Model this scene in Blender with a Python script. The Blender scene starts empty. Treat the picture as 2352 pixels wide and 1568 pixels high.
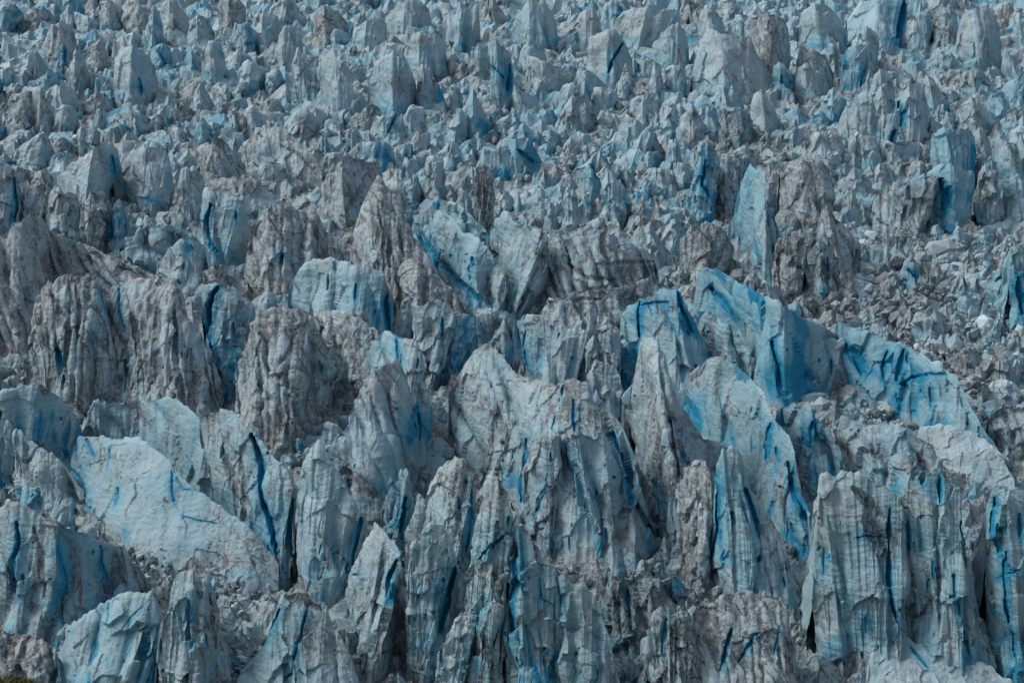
import bpy, math, random
import numpy as np

# ------------------------------------------------------------------ camera, sky, sun, exposure
scene = bpy.context.scene
CAM_H, PITCH, SLOPE = 200.0, math.radians(18.6), 0.0875
LENS, PW, PH = 56.0, 2352.0, 1568.0
FOC = PW * LENS / 36.0

cam_data = bpy.data.cameras.new('camera')
cam_data.lens, cam_data.sensor_width = LENS, 36.0
cam_data.clip_start, cam_data.clip_end = 0.5, 20000.0
cam = bpy.data.objects.new('camera', cam_data)
scene.collection.objects.link(cam)
cam.location = (0, 0, CAM_H)
cam.rotation_euler = (math.pi / 2 - PITCH, 0, 0)
scene.camera = cam

SUN_EL, SUN_AZ = math.radians(46), math.radians(-78)      # azimuth from +Y, clockwise seen from above
world = bpy.data.worlds.new('World')
scene.world = world
world.use_nodes = True
wn = world.node_tree
sky = wn.nodes.new('ShaderNodeTexSky')
sky.sky_type = 'NISHITA'
sky.sun_disc = False
sky.sun_elevation = SUN_EL
sky.sun_rotation = SUN_AZ
sky.dust_density = 4.0
sky.air_density = 1.0
bg = wn.nodes['Background']
hsv = wn.nodes.new('ShaderNodeHueSaturation')          # an even cloud deck: the sky's light, most of its blue washed out
hsv.inputs['Saturation'].default_value = 0.55
wn.links.new(sky.outputs[0], hsv.inputs['Color'])
wn.links.new(hsv.outputs[0], bg.inputs[0])
bg.inputs[1].default_value = 0.135

sun_data = bpy.data.lights.new('sun', 'SUN')
sun_data.energy = 1.3
sun_data.angle = math.radians(14)
sun_data.color = (1.0, 0.96, 0.9)
sun = bpy.data.objects.new('sun', sun_data)
scene.collection.objects.link(sun)
sun.location = (0, 0, 400)
sun.rotation_euler = (math.pi / 2 - SUN_EL, 0, math.pi - SUN_AZ)

scene.view_settings.view_transform = 'Standard'
scene.view_settings.look = 'None'
scene.view_settings.gamma = 1.0
scene.view_settings.exposure = 0.17
scene.view_settings.use_curve_mapping = False
scene.cycles.max_bounces = 6
scene.cycles.diffuse_bounces = 5

# ------------------------------------------------------------------ noise
rs = np.random.RandomState(7)
PERM = np.concatenate([rs.permutation(256)] * 3).astype(np.int32)
_g = rs.normal(size=(256, 3)); _g /= np.linalg.norm(_g, axis=1)[:, None]
GRAD = (_g * 1.5).astype(np.float32)
RVEC = rs.uniform(-1, 1, size=(256, 4)).astype(np.float32)

def perlin(p):
    p = np.asarray(p, np.float32)
    i = np.floor(p).astype(np.int32)
    f = p - i
    i &= 255
    u = f * f * f * (f * (f * 6 - 15) + 10)
    out = 0
    for dx in (0, 1):
        wx = u[..., 0] if dx else 1 - u[..., 0]
        a = PERM[i[..., 0] + dx]
        for dy in (0, 1):
            wy = u[..., 1] if dy else 1 - u[..., 1]
            b = PERM[a + i[..., 1] + dy]
            for dz in (0, 1):
                wz = u[..., 2] if dz else 1 - u[..., 2]
                g = GRAD[PERM[b + i[..., 2] + dz]]
                d = g[..., 0] * (f[..., 0] - dx) + g[..., 1] * (f[..., 1] - dy) + g[..., 2] * (f[..., 2] - dz)
                out = out + wx * wy * wz * d
    return out

def fbm(p, n=3):
    out, a, s = 0, 1.0, 1.0
    for _ in range(n):
        out = out + a * perlin(p * s + 17.3 * s)
        a *= 0.5; s *= 2.03
    return out

def cells(p):
    """nearest jittered cell: (offset to its centre, its four random numbers, F2-F1)"""
    p = np.asarray(p, np.float32)
    b = np.floor(p - 0.5).astype(np.int32)
    best = np.full(p.shape[:-1], 9.0, np.float32); sec = best.copy()
    off = np.zeros_like(p); rnd = np.zeros(p.shape[:-1] + (4,), np.float32)
    for dx in (0, 1):
        for dy in (0, 1):
            for dz in (0, 1):
                c = b + np.array([dx, dy, dz], np.int32)
                h = PERM[PERM[PERM[c[..., 0] & 255] + (c[..., 1] & 255)] + (c[..., 2] & 255)]
                r = RVEC[h]
                o = p - (c + 0.5 + 0.42 * r[..., :3])
                d = np.sqrt((o * o).sum(-1))
                m = d < best
                sec = np.where(m, best, np.minimum(sec, d))
                best = np.where(m, d, best)
                off = np.where(m[..., None], o, off)
                rnd = np.where(m[..., None], RVEC[PERM[h + 91]], rnd)
    return off, rnd, sec - best

def sstep(a, b, x):
    t = np.clip((x - a) / (b - a), 0, 1)
    return t * t * (3 - 2 * t)

# ------------------------------------------------------------------ survey: sight lines from the camera station to the ice
CP, SP = math.cos(PITCH), math.sin(PITCH)
def ray(px, py):
    a = (np.asarray(px, float) - PW / 2) / FOC
    b = (PH / 2 - np.asarray(py, float)) / FOC
    return np.stack([a, CP + b * SP, -SP + b * CP], -1)
def on_ground(px, py):
    d = ray(px, py)
    t = CAM_H / (SLOPE * d[..., 1] - d[..., 2])
    return np.stack([t * d[..., 0], t * d[..., 1], CAM_H + t * d[..., 2]], -1)
def project(P):
    y = P[..., 1] * CP - (P[..., 2] - CAM_H) * SP
    z = P[..., 1] * SP + (P[..., 2] - CAM_H) * CP
    return np.stack([PW / 2 + FOC * P[..., 0] / y, PH / 2 - FOC * z / y], -1), y

# ------------------------------------------------------------------ materials
def N(nt, t, **kw):
    n = nt.nodes.new(t)
    for k, v in kw.items():
        if k == 'inp':
            for i, val in v.items(): n.inputs[i].default_value = val
        else: setattr(n, k, v)
    return n

def math_node(nt, op, a, b=None, clamp=False):
    n = nt.nodes.new('ShaderNodeMath'); n.operation = op; n.use_clamp = clamp
    for i, v in enumerate((a, b)):
        if v is None: continue
        if isinstance(v, (int, float)): n.inputs[i].default_value = v
        else: nt.links.new(v, n.inputs[i])
    return n.outputs[0]

def ramp(nt, src, lo, hi):
    n = nt.nodes.new('ShaderNodeMapRange'); n.interpolation_type = 'SMOOTHSTEP'
    nt.links.new(src, n.inputs[0]); n.inputs[1].default_value = lo; n.inputs[2].default_value = hi
    return n.outputs[0]

def mix(nt, fac, a, b):
    n = nt.nodes.new('ShaderNodeMix'); n.data_type = 'RGBA'
    for i, v in ((0, fac), (6, a), (7, b)):
        if isinstance(v, float): n.inputs[i].default_value = v
        elif isinstance(v, tuple): n.inputs[i].default_value = (*v, 1)
        else: nt.links.new(v, n.inputs[i])
    return n.outputs[2]

def noise(nt, vec, scale, detail=3.0, rough=0.55, dist=0.0):
    n = nt.nodes.new('ShaderNodeTexNoise')
    n.inputs['Scale'].default_value = scale; n.inputs['Detail'].default_value = detail
    n.inputs['Roughness'].default_value = rough; n.inputs['Distortion'].default_value = dist
    nt.links.new(vec, n.inputs['Vector'])
    return n.outputs[0]

def scaled(nt, vec, s):
    n = nt.nodes.new('ShaderNodeMapping'); n.inputs['Scale'].default_value = s
    nt.links.new(vec, n.inputs[0])
    return n.outputs[0]

def turned(nt, vec, s, r):
    n = nt.nodes.new('ShaderNodeMapping'); n.inputs['Scale'].default_value = s; n.inputs['Rotation'].default_value = r
    nt.links.new(vec, n.inputs[0])
    return n.outputs[0]

def ice_material():
    m = bpy.data.materials.new('glacier_ice'); m.use_nodes = True
    nt = m.node_tree; bsdf = nt.nodes['Principled BSDF']
    pos = N(nt, 'ShaderNodeNewGeometry').outputs['Position']
    att = N(nt, 'ShaderNodeAttribute', attribute_name='ice')
    sep = N(nt, 'ShaderNodeSeparateColor'); nt.links.new(att.outputs['Color'], sep.inputs[0])
    dirt, fresh, clean = sep.outputs[0], sep.outputs[1], sep.outputs[2]
    # weathered crust: grey to pale grey with a warm silt cast in patches
    n1 = noise(nt, pos, 0.16, 5.0, 0.6)
    n2 = noise(nt, pos, 0.05, 3.0)
    n3 = noise(nt, scaled(nt, pos, (1, 1, 0.3)), 0.9, 4.0, 0.65)
    crust = mix(nt, ramp(nt, n1, 0.35, 0.65), C_GREY, C_PALE)
    crust = mix(nt, math_node(nt, 'MULTIPLY', ramp(nt, n2, 0.42, 0.62), 0.65), crust, C_SILT)
    crust = mix(nt, math_node(nt, 'MULTIPLY', ramp(nt, n3, 0.5, 0.75), 0.35), crust, C_GREY)
    crust = mix(nt, math_node(nt, 'MULTIPLY', clean, 0.8, True), crust, C_WHITE)
    # bubble-free blue ice, with the painted shade of right-facing faces
    nb = noise(nt, pos, 0.22, 4.0, 0.6)
    fr = math_node(nt, 'ADD', fresh, math_node(nt, 'MULTIPLY', math_node(nt, 'SUBTRACT', nb, 0.5), 0.3), True)
    blue1 = mix(nt, ramp(nt, fr, 0.0, 0.65), crust, C_BLUE1)
    ice = mix(nt, ramp(nt, fr, 0.5, 1.0), blue1, C_BLUE2)
    # silt, rock flour and painted gap shade: veins inside the dirty zones, solid where dirtiest
    w1 = noise(nt, turned(nt, pos, (1.0, 1.0, 0.5), (0, 0.5, 0)), 0.22, 6.0, 0.62, 1.8)
    vein = math_node(nt, 'SUBTRACT', 1.0, ramp(nt, math_node(nt, 'ABSOLUTE', math_node(nt, 'SUBTRACT', w1, 0.5)), 0.0, 0.042))
    w3 = noise(nt, turned(nt, pos, (0.9, 0.9, 0.4), (0, 0.6, 0)), 0.8, 4.0, 0.6, 1.2)
    vein3 = math_node(nt, 'SUBTRACT', 1.0, ramp(nt, math_node(nt, 'ABSOLUTE', math_node(nt, 'SUBTRACT', w3, 0.5)), 0.0, 0.05))
    vein = math_node(nt, 'MAXIMUM', vein, math_node(nt, 'MULTIPLY', vein3, 0.55))
    w2 = noise(nt, pos, 1.1, 5.0, 0.7, 0.6)
    speck = ramp(nt, w2, 0.56, 0.70)
    dv = math_node(nt, 'MULTIPLY', vein, ramp(nt, dirt, 0.14, 0.5))
    ds = math_node(nt, 'MULTIPLY', speck, ramp(nt, dirt, 0.3, 0.75))
    dd = math_node(nt, 'MAXIMUM', math_node(nt, 'MULTIPLY', dv, 0.9), math_node(nt, 'MULTIPLY', ds, 0.25))
    dd = math_node(nt, 'MAXIMUM', dd, math_node(nt, 'MULTIPLY', ramp(nt, dirt, 0.7, 1.2), 0.85))
    warm = mix(nt, math_node(nt, 'MULTIPLY', ramp(nt, dirt, 0.08, 0.5), 0.42), ice, C_SILT)
    col = mix(nt, dd, warm, C_DIRT)
    nt.links.new(col, bsdf.inputs['Base Color'])
    bsdf.inputs['Roughness'].default_value = 0.55
    bsdf.inputs['Specular IOR Level'].default_value = 0.3
    # fine relief: cupped melt surface and thin foliation
    b1 = noise(nt, pos, 1.1, 5.0, 0.68)
    b2 = noise(nt, scaled(nt, pos, (0.35, 0.35, 1.6)), 1.2, 3.0, 0.6, 0.8)
    hb = math_node(nt, 'ADD', math_node(nt, 'MULTIPLY', b1, 0.35), math_node(nt, 'MULTIPLY', b2, 0.3))
    bump = N(nt, 'ShaderNodeBump', inp={'Strength': 0.9, 'Distance': 1.0})
    nt.links.new(hb, bump.inputs['Height'])
    nt.links.new(bump.outputs[0], bsdf.inputs['Normal'])
    return m

C_GREY, C_PALE, C_SILT = (0.235, 0.32, 0.365), (0.36, 0.455, 0.50), (0.315, 0.335, 0.335)
C_WHITE, C_BLUE1, C_BLUE2 = (0.52, 0.66, 0.72), (0.165, 0.345, 0.425), (0.009, 0.205, 0.35)
C_DIRT = (0.027, 0.026, 0.032)
ICE = ice_material()

def plain_material(name, col, var=0.3, scale=3.0):
    m = bpy.data.materials.new(name); m.use_nodes = True
    nt = m.node_tree; b = nt.nodes['Principled BSDF']
    pos = N(nt, 'ShaderNodeNewGeometry').outputs['Position']
    f = ramp(nt, noise(nt, pos, scale, 4.0), 0.35, 0.65)
    nt.links.new(mix(nt, f, tuple(c * (1 - var) for c in col), tuple(c * (1 + var) for c in col)), b.inputs['Base Color'])
    b.inputs['Roughness'].default_value = 0.9
    return m

# ------------------------------------------------------------------ mesh helpers
def grid_faces(nr, nc):
    r, c = np.meshgrid(np.arange(nr - 1), np.arange(nc - 1), indexing='ij')
    a = (r * nc + c).ravel()
    return np.stack([a, a + 1, a + nc + 1, a + nc], -1)

def make_mesh(name, V, F, attr, smooth=True, mat=None):
    me = bpy.data.meshes.new(name)
    V = np.ascontiguousarray(V, np.float32); F = np.ascontiguousarray(F, np.int32)
    n = F.shape[1]
    me.vertices.add(len(V)); me.vertices.foreach_set('co', V.ravel())
    me.loops.add(F.size); me.loops.foreach_set('vertex_index', F.ravel())
    me.polygons.add(len(F))
    me.polygons.foreach_set('loop_start', np.arange(0, F.size, n, dtype=np.int32))
    me.polygons.foreach_set('loop_total', np.full(len(F), n, np.int32))
    me.polygons.foreach_set('use_smooth', np.full(len(F), smooth, bool))
    if attr is not None:
        a = me.attributes.new('ice', 'FLOAT_COLOR', 'POINT')
        c = np.ones((len(V), 4), np.float32); c[:, :3] = np.clip(attr, 0, 1)
        a.data.foreach_set('color', c.ravel())
    me.update(calc_edges=True)
    me.materials.append(mat or ICE)
    return me

def link(name, me, loc=(0, 0, 0)):
    o = bpy.data.objects.new(name, me)
    scene.collection.objects.link(o)
    o.location = loc
    return o

def tag(o, **kw):
    for k, v in kw.items():
        if v: o[k] = v
    return o
# ------------------------------------------------------------------ the surveyed ice: crest line | foot line | traits | label | short name
# traits: k set-back of the face, b blue ice, d dirt, w clean white ice, s strata, f flutes, l slant of the flutes
SERACS = """
-30,905 0,899 30,891 75,879 95,881 120,901 155,929 170,969 178,1004 168,1040|-30,1075 60,1060 120,1040 168,1045|b=.38 d=.08 w=.1 q=.4|round-shouldered blue-grey serac with one thin upright crack at the left edge|round-shouldered serac at the left edge
-30,958 0,960 28,968 30,1000 35,1040 28,1090|-30,1100 28,1095|b=.3 d=.1|small pale slab cut off by the left edge, beside a dark blue crack
34,1090 33,985 48,984 65,1009 95,1024 135,1054 185,1119 195,1130|34,1110 100,1130 195,1145|b=.25 d=.2|sloping wedge with a diagonal blue crack, right of a slab at the left edge
60,1120 68,1080 88,1069 120,1076 150,1100 168,1130|60,1140 115,1152 168,1145|b=.25 d=0 w=.7 f=.3|clean pale block standing alone above the streaked wall at lower left|clean pale block at lower left
180,1000 190,990 215,919 226,915 236,930 240,922 300,924 320,909 350,919 390,908 415,926 450,949 480,975 510,1030 535,1090 560,1160 580,1210|180,1004 245,1004 325,1006 395,1064 450,1129 525,1169 580,1214|k=.12 b=.42 d=.16 f=.5 q=.15 s=.5|long curved blue-grey wall like an amphitheatre, with black streaks along its foot|curved amphitheatre wall
458,965 480,949 520,938 560,957 585,985 600,1014 635,1054 670,1104 678,1144 676,1260 668,1285|500,1160 560,1200 630,1275 668,1288|k=.3 b=.28 d=.18 q=.35|curving rib with a long navy crack and black dirt streaks, closing the amphitheatre wall|curving rib with a long navy crack
165,1040 180,1005 200,1003 245,1004 320,1004 345,1024 390,1055 400,1085 450,1120 520,1170 580,1215 640,1290|160,1085 220,1165 310,1240 400,1285 500,1310 570,1325 640,1315|k=1.2 b=.36 d=.18 w=0 f=.3 s=.6|broad pale broken slab with thin cracks lying inside the curved amphitheatre wall|broad pale broken slab
-30,1170 0,1165 15,1154 55,1154 100,1179 145,1199 190,1219 230,1244 280,1249 300,1274 325,1309 345,1339|-30,1420 50,1430 135,1435 200,1405 255,1375 320,1360 345,1350|k=.35 b=.3 d=.22|upright wall with black and blue vertical streaks at lower left|black-streaked wall at lower left
125,1460 140,1440 200,1414 250,1374 300,1362 350,1354 360,1384 368,1440 365,1500 355,1568|120,1470 130,1560 200,1590 355,1600|k=.8 b=.36 d=.03 w=.05 f=.3|smooth pale triangular block with hairline cracks near the bottom left corner|smooth pale triangle at bottom left
-30,1440 0,1444 45,1454 100,1460 130,1490 140,1560|-30,1600 140,1600|k=.8 b=.1 d=.48 f=1.1|dirty brown ribbed ridge in the bottom left corner above the grass
368,1430 395,1380 402,1314 430,1284 450,1279 478,1310 492,1384 505,1449 530,1560|350,1600 530,1600|k=.45 b=.25 d=.22|narrow humped ridge between the pale triangle and a band of rubble|narrow humped ridge at bottom
545,1550 600,1484 640,1399 650,1359 700,1344 720,1374 750,1394 775,1450 800,1500 825,1580|545,1600 825,1610|k=.7 b=.25 d=.15|pale sloping block with black dirty top and two slanting blue cracks|sloping block with black dirty top
680,1180 684,1120 700,1050 715,1018 735,1014 755,1040 770,1075 800,1130 820,1165 834,1190 825,1230 800,1330|680,1290 720,1320 760,1330 800,1335|k=.3 b=.25 d=.1 w=.2|tall smooth-faced pointed block with a blue right flank, left of the middle|tall smooth-faced pointed block
800,1330 831,1259 861,1199 869,1197 891,1224 911,1249 925,1265 915,1310 895,1340 890,1420 885,1490|800,1340 830,1420 850,1500 885,1500|k=.35 b=.22 d=.2|grey banded tooth left of a dark teal cleft in the front row|grey banded tooth in the front row
934,1434 936,1350 941,1264 956,1234 981,1199 996,1197 1021,1214 1036,1234 1044,1269 1051,1304 1031,1409 1006,1469 1003,1499|934,1500 1003,1500|k=.25 b=.25 d=.08 w=.15|tall banded round-topped pillar with a navy cleft on its right side|round-topped banded pillar
930,1215 951,1184 963,1139 981,1154 991,1109 1011,1074 1051,1046 1076,1059 1091,1084 1093,1134 1086,1209 1076,1274 1066,1320|930,1260 1000,1330 1066,1340|k=.35 b=.25 d=.25|craggy peak rising right behind the round-topped banded pillar|craggy peak behind the banded pillar
876,1174 896,1129 916,1084 931,1067 938,1079 941,1134 926,1224|876,1200 926,1230|k=.3 b=.4 d=.1|slim pointed tooth with a bright blue right face, left of the craggy peak
1083,1290 1091,1209 1106,1144 1113,1094 1131,1088 1153,1104 1168,1144 1180,1180 1178,1230 1160,1310 1165,1420 1150,1500|1040,1560 1100,1590 1150,1600|k=.35 b=.28 d=.2|tall column with an arched blue crack, left of the central blue crevasse|column with the arched blue crack
1165,1420 1175,1260 1172,1210 1190,1180 1206,1219 1231,1244 1261,1274 1273,1314 1286,1384 1300,1500 1310,1590|1165,1610 1310,1610|k=.45 b=.3 d=.06 w=.15|pale slab sloping down to the right of the central blue crevasse|pale slab right of the central crevasse
1160,1540 1176,1504 1196,1484 1231,1479 1281,1494 1296,1568 1298,1590|1160,1620 1298,1620|k=.6 b=.25 d=.05 w=.2|low pale hump at the bottom edge below the central crevasse
1000,1540 1010,1484 1056,1409 1081,1399 1098,1414 1086,1459 1066,1514 1060,1580|1000,1620 1060,1620|k=.5 b=.25 d=.06 w=.2|leaning pale slab at the bottom edge below the round-topped banded pillar
1275,1330 1290,1310 1311,1334 1336,1334 1361,1359 1381,1404 1406,1484 1421,1568 1425,1600|1290,1620 1425,1620|k=.5 b=.28 d=.08 w=.15|grey-blue tapering slab at the bottom edge, right of the paler sloping slab|tapering grey-blue slab at the bottom
1030,900 1060,850 1080,825 1106,790 1131,794 1153,814 1181,854 1211,859 1241,879 1281,889 1286,879 1321,871 1351,884 1376,914 1406,939 1431,969 1446,1009 1471,1064 1496,1104 1506,1144 1511,1180|1050,1000 1090,1040 1180,1100 1230,1200 1300,1250 1450,1250 1511,1200|k=.75 b=.24 d=.2 f=1.2 l=.3 q=.7|long ribbed ridge running down to the right through the middle of the frame|long ribbed middle ridge
1290,1080 1286,1019 1301,994 1331,991 1363,999 1386,989 1401,1009 1426,1084 1446,1134 1448,1174 1440,1190|1310,1200 1335,1235 1400,1230 1440,1195|k=.25 b=.3 d=.08 w=.25|rounded pale block wedged between two deep blue clefts near the centre|rounded block between two blue clefts
1200,1150 1210,1060 1221,1014 1256,984 1281,994 1290,1064 1311,1154 1320,1220|1200,1200 1250,1230 1320,1240|k=.3 b=.25 d=.25|cracked grey columns left of the rounded block between blue clefts
720,1080 750,1030 781,1000 800,965 811,924 841,874 871,844 906,824 926,844 941,879 951,914 955,950 960,990 965,1035|740,1150 800,1170 870,1150 930,1100 965,1040|k=.75 b=.2 d=.22 f=1.3 l=.5|big sunken-sided ridge with fine oblique ribs, left of centre|big obliquely ribbed ridge
840,820 857,786 878,761 894,757 920,769 949,782 966,803 970,832 978,878 991,929 985,990|840,900 900,1000 985,1020|k=.4 b=.3 d=.15 w=.25|pale rounded summit with a short blue slit, behind the obliquely ribbed ridge|pale rounded summit with a short slit
960,1035 963,1009 996,991 1021,1009 1041,1030|960,1045 1041,1045|b=.3 d=.15|small teal block in the dark hollow right of the obliquely ribbed ridge
804,1165 808,1144 826,1124 866,1121 873,1144 860,1180|804,1182 860,1186|b=.35 d=.15|loose teal block on dirt, right of the tall smooth-faced pointed block
1101,1079 1131,1034 1161,974 1181,969 1196,994 1201,1064 1195,1100|1101,1090 1195,1110|b=.1 d=.4 f=1.4|brown folded fin standing in the valley left of the cracked grey columns
1430,910 1450,880 1460,841 1470,794 1482,773 1495,782 1512,786 1530,830 1545,880 1562,924 1590,964 1620,1004 1662,1024 1675,1030|1470,1060 1500,1140 1530,1190 1580,1180 1640,1100 1675,1040|k=.7 b=.22 d=.22 f=1.2 l=-.3|sharp grey peak with a long right shoulder, beside a bright blue wall|sharp grey peak with a long shoulder
1425,800 1440,785 1455,780 1475,776 1475,850 1460,880|1425,885 1475,890|k=.1 b=.8 d=0|vivid blue wall showing just left of the sharp grey peak
1570,880 1582,854 1612,839 1632,819 1652,821 1682,834 1712,854 1732,879 1752,899 1762,934 1787,969 1812,1004 1824,1034 1832,1084 1842,1134 1862,1194 1870,1255|1570,920 1612,974 1662,999 1712,1064 1757,1164 1812,1214 1870,1264|k=.3 b=.36 d=.1 q=.45 f=.6 s=.6|large round-headed blue-grey fin with a sharp crest falling to the right|large round-headed fin
1627,1284 1637,1164 1647,1064 1657,1034 1682,1024 1702,1039 1712,1069 1722,1109 1742,1154 1772,1199 1802,1249 1822,1324 1832,1349|1627,1290 1677,1339 1747,1334 1832,1360|k=.3 b=.28 d=.12 w=.1|tall tooth-shaped pillar between a wide blue cleft and a navy crack|tooth-shaped pillar
1555,1100 1570,1080 1592,1064 1617,1059 1632,1084 1637,1154 1627,1234 1627,1284|1555,1250 1600,1300 1627,1300|k=.4 b=.12 d=.3|brownish column left of the wide blue cleft beside the tooth-shaped pillar
1782,960 1787,944 1812,929 1847,924 1867,934 1872,964 1907,994 1932,1034 1942,1084|1800,1010 1850,1080 1942,1100|k=.4 b=.42 d=.08 w=.2|light blue fin with a short blue slot, right of the round-headed fin
1865,1380 1872,1269 1877,1184 1884,1094 1897,1079 1922,1094 1932,1079 1977,1089 2012,1104 2052,1134 2072,1154 2080,1200 2085,1290 2100,1400 2110,1480|1880,1480 1960,1490 2060,1510 2110,1500|k=.3 b=.28 d=.14 f=.7 q=.55|huge upright wall with a hollow top and one long blue crack, lower right|huge upright wall at lower right
2068,1200 2077,1120 2087,1104 2112,1084 2134,1076 2152,1094 2162,1064 2177,1074 2192,1104 2207,1134 2212,1209 2232,1284 2252,1409 2275,1490 2290,1530|2090,1500 2150,1520 2290,1540|k=.35 b=.28 d=.1 f=.7 q=.6|pitted wall of pointed pillars with many short blue slits at lower right|pitted wall of pointed pillars
2265,1300 2267,1159 2282,1119 2302,1109 2317,1119 2337,1114 2360,1130 2390,1150|2270,1500 2330,1555 2400,1560|k=.35 b=.28 d=.1 f=.7 q=.6|right-edge wall with two long navy cracks, beyond a black gully|right-edge wall with navy cracks
1990,1560 2002,1499 2032,1469 2062,1449 2102,1474 2152,1479 2207,1499 2272,1529 2322,1564 2340,1600|1990,1620 2340,1620|k=1.6 b=.25 d=.05 w=.25 f=.5|gentle pale slope in the bottom right corner, in front of the upright walls|gentle pale slope at bottom right
1910,1440 1922,1404 1950,1390 1977,1389 1985,1420 1985,1470|1910,1480 1985,1480|b=.25 d=.15|small grey block leaning on the foot of the huge upright wall
1540,1480 1555,1430 1592,1390 1640,1375 1690,1360 1740,1354 1790,1369 1810,1400 1820,1480 1830,1560|1540,1620 1830,1620|k=.8 b=.15 d=.42 f=1.1 l=.6|dirty folded mass with dark blue hollows at the bottom, right of centre|dirty folded mass at the bottom
1370,1330 1400,1310 1431,1322 1481,1317 1521,1332 1550,1320 1570,1350 1575,1400|1370,1430 1400,1470 1500,1480 1575,1430|k=.3 b=.45 d=.5 f=1.3|dark teal cave-like block above the dirty folded mass at the bottom
1480,1560 1485,1450 1506,1399 1546,1379 1570,1384 1590,1420 1600,1500 1605,1580|1480,1620 1605,1620|k=.5 b=.2 d=.3 f=1.4 l=.5|grey fluted pillar at the bottom edge left of the dirty folded mass
1595,680 1600,640 1608,612 1629,616 1646,616 1680,639 1713,656 1751,677 1785,694 1814,710 1831,727 1856,736 1898,752 1940,773|1595,705 1650,722 1700,760 1730,830 1760,880 1790,895 1860,870 1930,830|k=.3 b=.47 d=.03 f=.4 q=.3 w=.1 s=.45|great smooth blue fin with a straight crest falling to the right|great smooth blue fin
1927,736 1961,752 2003,765 2049,786 2087,794 2129,820 2171,849 2200,870 2217,904 2234,937 2260,985 2290,1030|1930,850 1960,880 2030,900 2090,930 2150,970 2230,1010 2290,1040|k=.35 b=.4 d=.03 w=.2 f=.4 q=.35 s=.45|long pale blue ridge with a fan of bright blue cracks at the right|long ridge with a fan of blue cracks
1793,880 1793,840 1810,807 1835,799 1869,778 1900,775 1940,778 1938,810 1945,860 1925,890|1790,900 1850,898 1925,885|k=.5 b=.38 d=.05 f=.5 q=.4|grey-teal slab below the joint of the two long blue ridges
1420,770 1430,720 1450,700 1470,690 1490,680 1520,660 1545,655 1562,670 1575,700 1595,735 1625,800 1625,830|1430,800 1480,830 1560,850 1625,840|k=.5 b=.38 d=.06 w=.25 q=.6|pale blue cracked block left of the great smooth blue fin|pale blue cracked block
1600,745 1600,712 1633,719 1671,748 1705,778 1722,799 1726,850|1610,790 1660,850 1726,870|k=.3 b=.35 d=.15|thin tilted slab lying under the face of the great smooth blue fin
1920,980 1932,954 1977,949 2012,969 2062,974 2112,1009 2137,1019 2157,1044 2175,1090|1930,1060 2000,1110 2080,1130 2175,1110|k=.7 b=.3 d=.22|speckled shoulder of ice above the pitted wall of pointed pillars
2100,1000 2112,984 2162,974 2212,984 2262,1009 2302,1044 2317,1079 2330,1100|2130,1050 2200,1080 2330,1110|k=1.3 b=.2 d=.1 w=.35|pale broken ramp near the right edge below the fan of blue cracks
2268,905 2270,890 2282,874 2312,871 2337,884 2347,910 2340,922|2268,915 2305,925 2340,924|b=.2 d=0 w=.9 f=.2|large clean white boulder of ice on black dirt at the right edge|clean white boulder at the right edge
2270,960 2300,930 2345,925 2380,940|2270,1010 2380,1020|b=.3 d=.3|grey cleft block at the right edge just below the clean white boulder
-30,560 0,540 25,515 42,510 63,496 92,500 109,521 126,534 160,547 181,559 210,568 260,590 300,605 350,625 372,635|-30,800 0,790 60,770 110,700 180,640 280,640 372,640|k=.9 b=.12 d=.4 f=1.15 l=.5|wave-shaped ridge of rounded ribs and dirt lines at the left edge|wave-shaped ridge at the left edge
60,800 75,740 84,681 109,647 147,626 189,622 218,631 231,660 239,702 252,744 262,790 270,850|60,890 130,900 200,900 270,890|k=.5 b=.18 d=.42 f=1.15 l=.2|domed ridge with black vertical gullies below the wave-shaped ridge|domed ridge with black gullies
252,680 260,660 294,647 328,639 370,639 403,647 412,681 428,727 458,765 487,807 504,862 512,900|250,880 320,905 420,925 512,910|k=.55 b=.16 d=.3 f=1.1 l=-.3|tan fluted ridge left of the wide blue crevasse|tan fluted ridge by the wide crevasse
300,890 310,850 318,824 323,818 349,836 378,887 390,915|295,930 390,930|b=.15 d=.35|small rounded fin at the foot of the tan fluted ridge
485,800 500,795 550,793 560,800 550,860 540,905|500,905 545,910|k=.1 b=.75 d=.1|deep blue wall at the bottom of the wide crevasse, left of centre
462,720 462,672 466,656 496,647 521,656 546,668 580,698 584,706 575,740 560,790 545,800|475,790 500,805 545,805|k=.35 b=.35 d=.12 w=.3|pale overhanging block on the right side of the wide blue crevasse
540,860 560,780 585,710 617,710 651,702 672,706 706,708 722,727 735,761 752,794 780,800 790,830 760,870|540,940 600,955 680,945 760,900|k=.6 b=.15 d=.35 f=1.15 l=.4|tan hill of strongly curved ribs right of the wide blue crevasse|tan hill of curved ribs
660,680 670,640 690,615 720,598 760,595 800,602 850,613 880,630 895,665 900,700 900,755|670,720 740,740 800,770 900,770|k=.4 b=.38 d=.1 w=.3|pale blue dome with a bright blue right flank above the tan hill|pale blue dome
700,770 720,720 760,712 800,720 850,745 880,765 870,800|720,800 800,850 870,860|k=.6 b=.12 d=.4 f=1.1|dirty ribbed shoulder below the pale blue dome
358,625 366,605 386,572 416,551 439,538 462,555 479,576 487,618 485,640|365,640 420,650 485,645|k=.4 b=.3 d=.08 w=.3|small pale peak with a blue hole near its tip, left of centre|small pale peak with a blue hole
282,560 290,540 305,545 320,522 361,513 399,517 425,530 440,545|290,610 350,605 440,590|k=.3 b=.3 d=.15|low grey-blue wall behind the small pale peak with a blue hole
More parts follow.
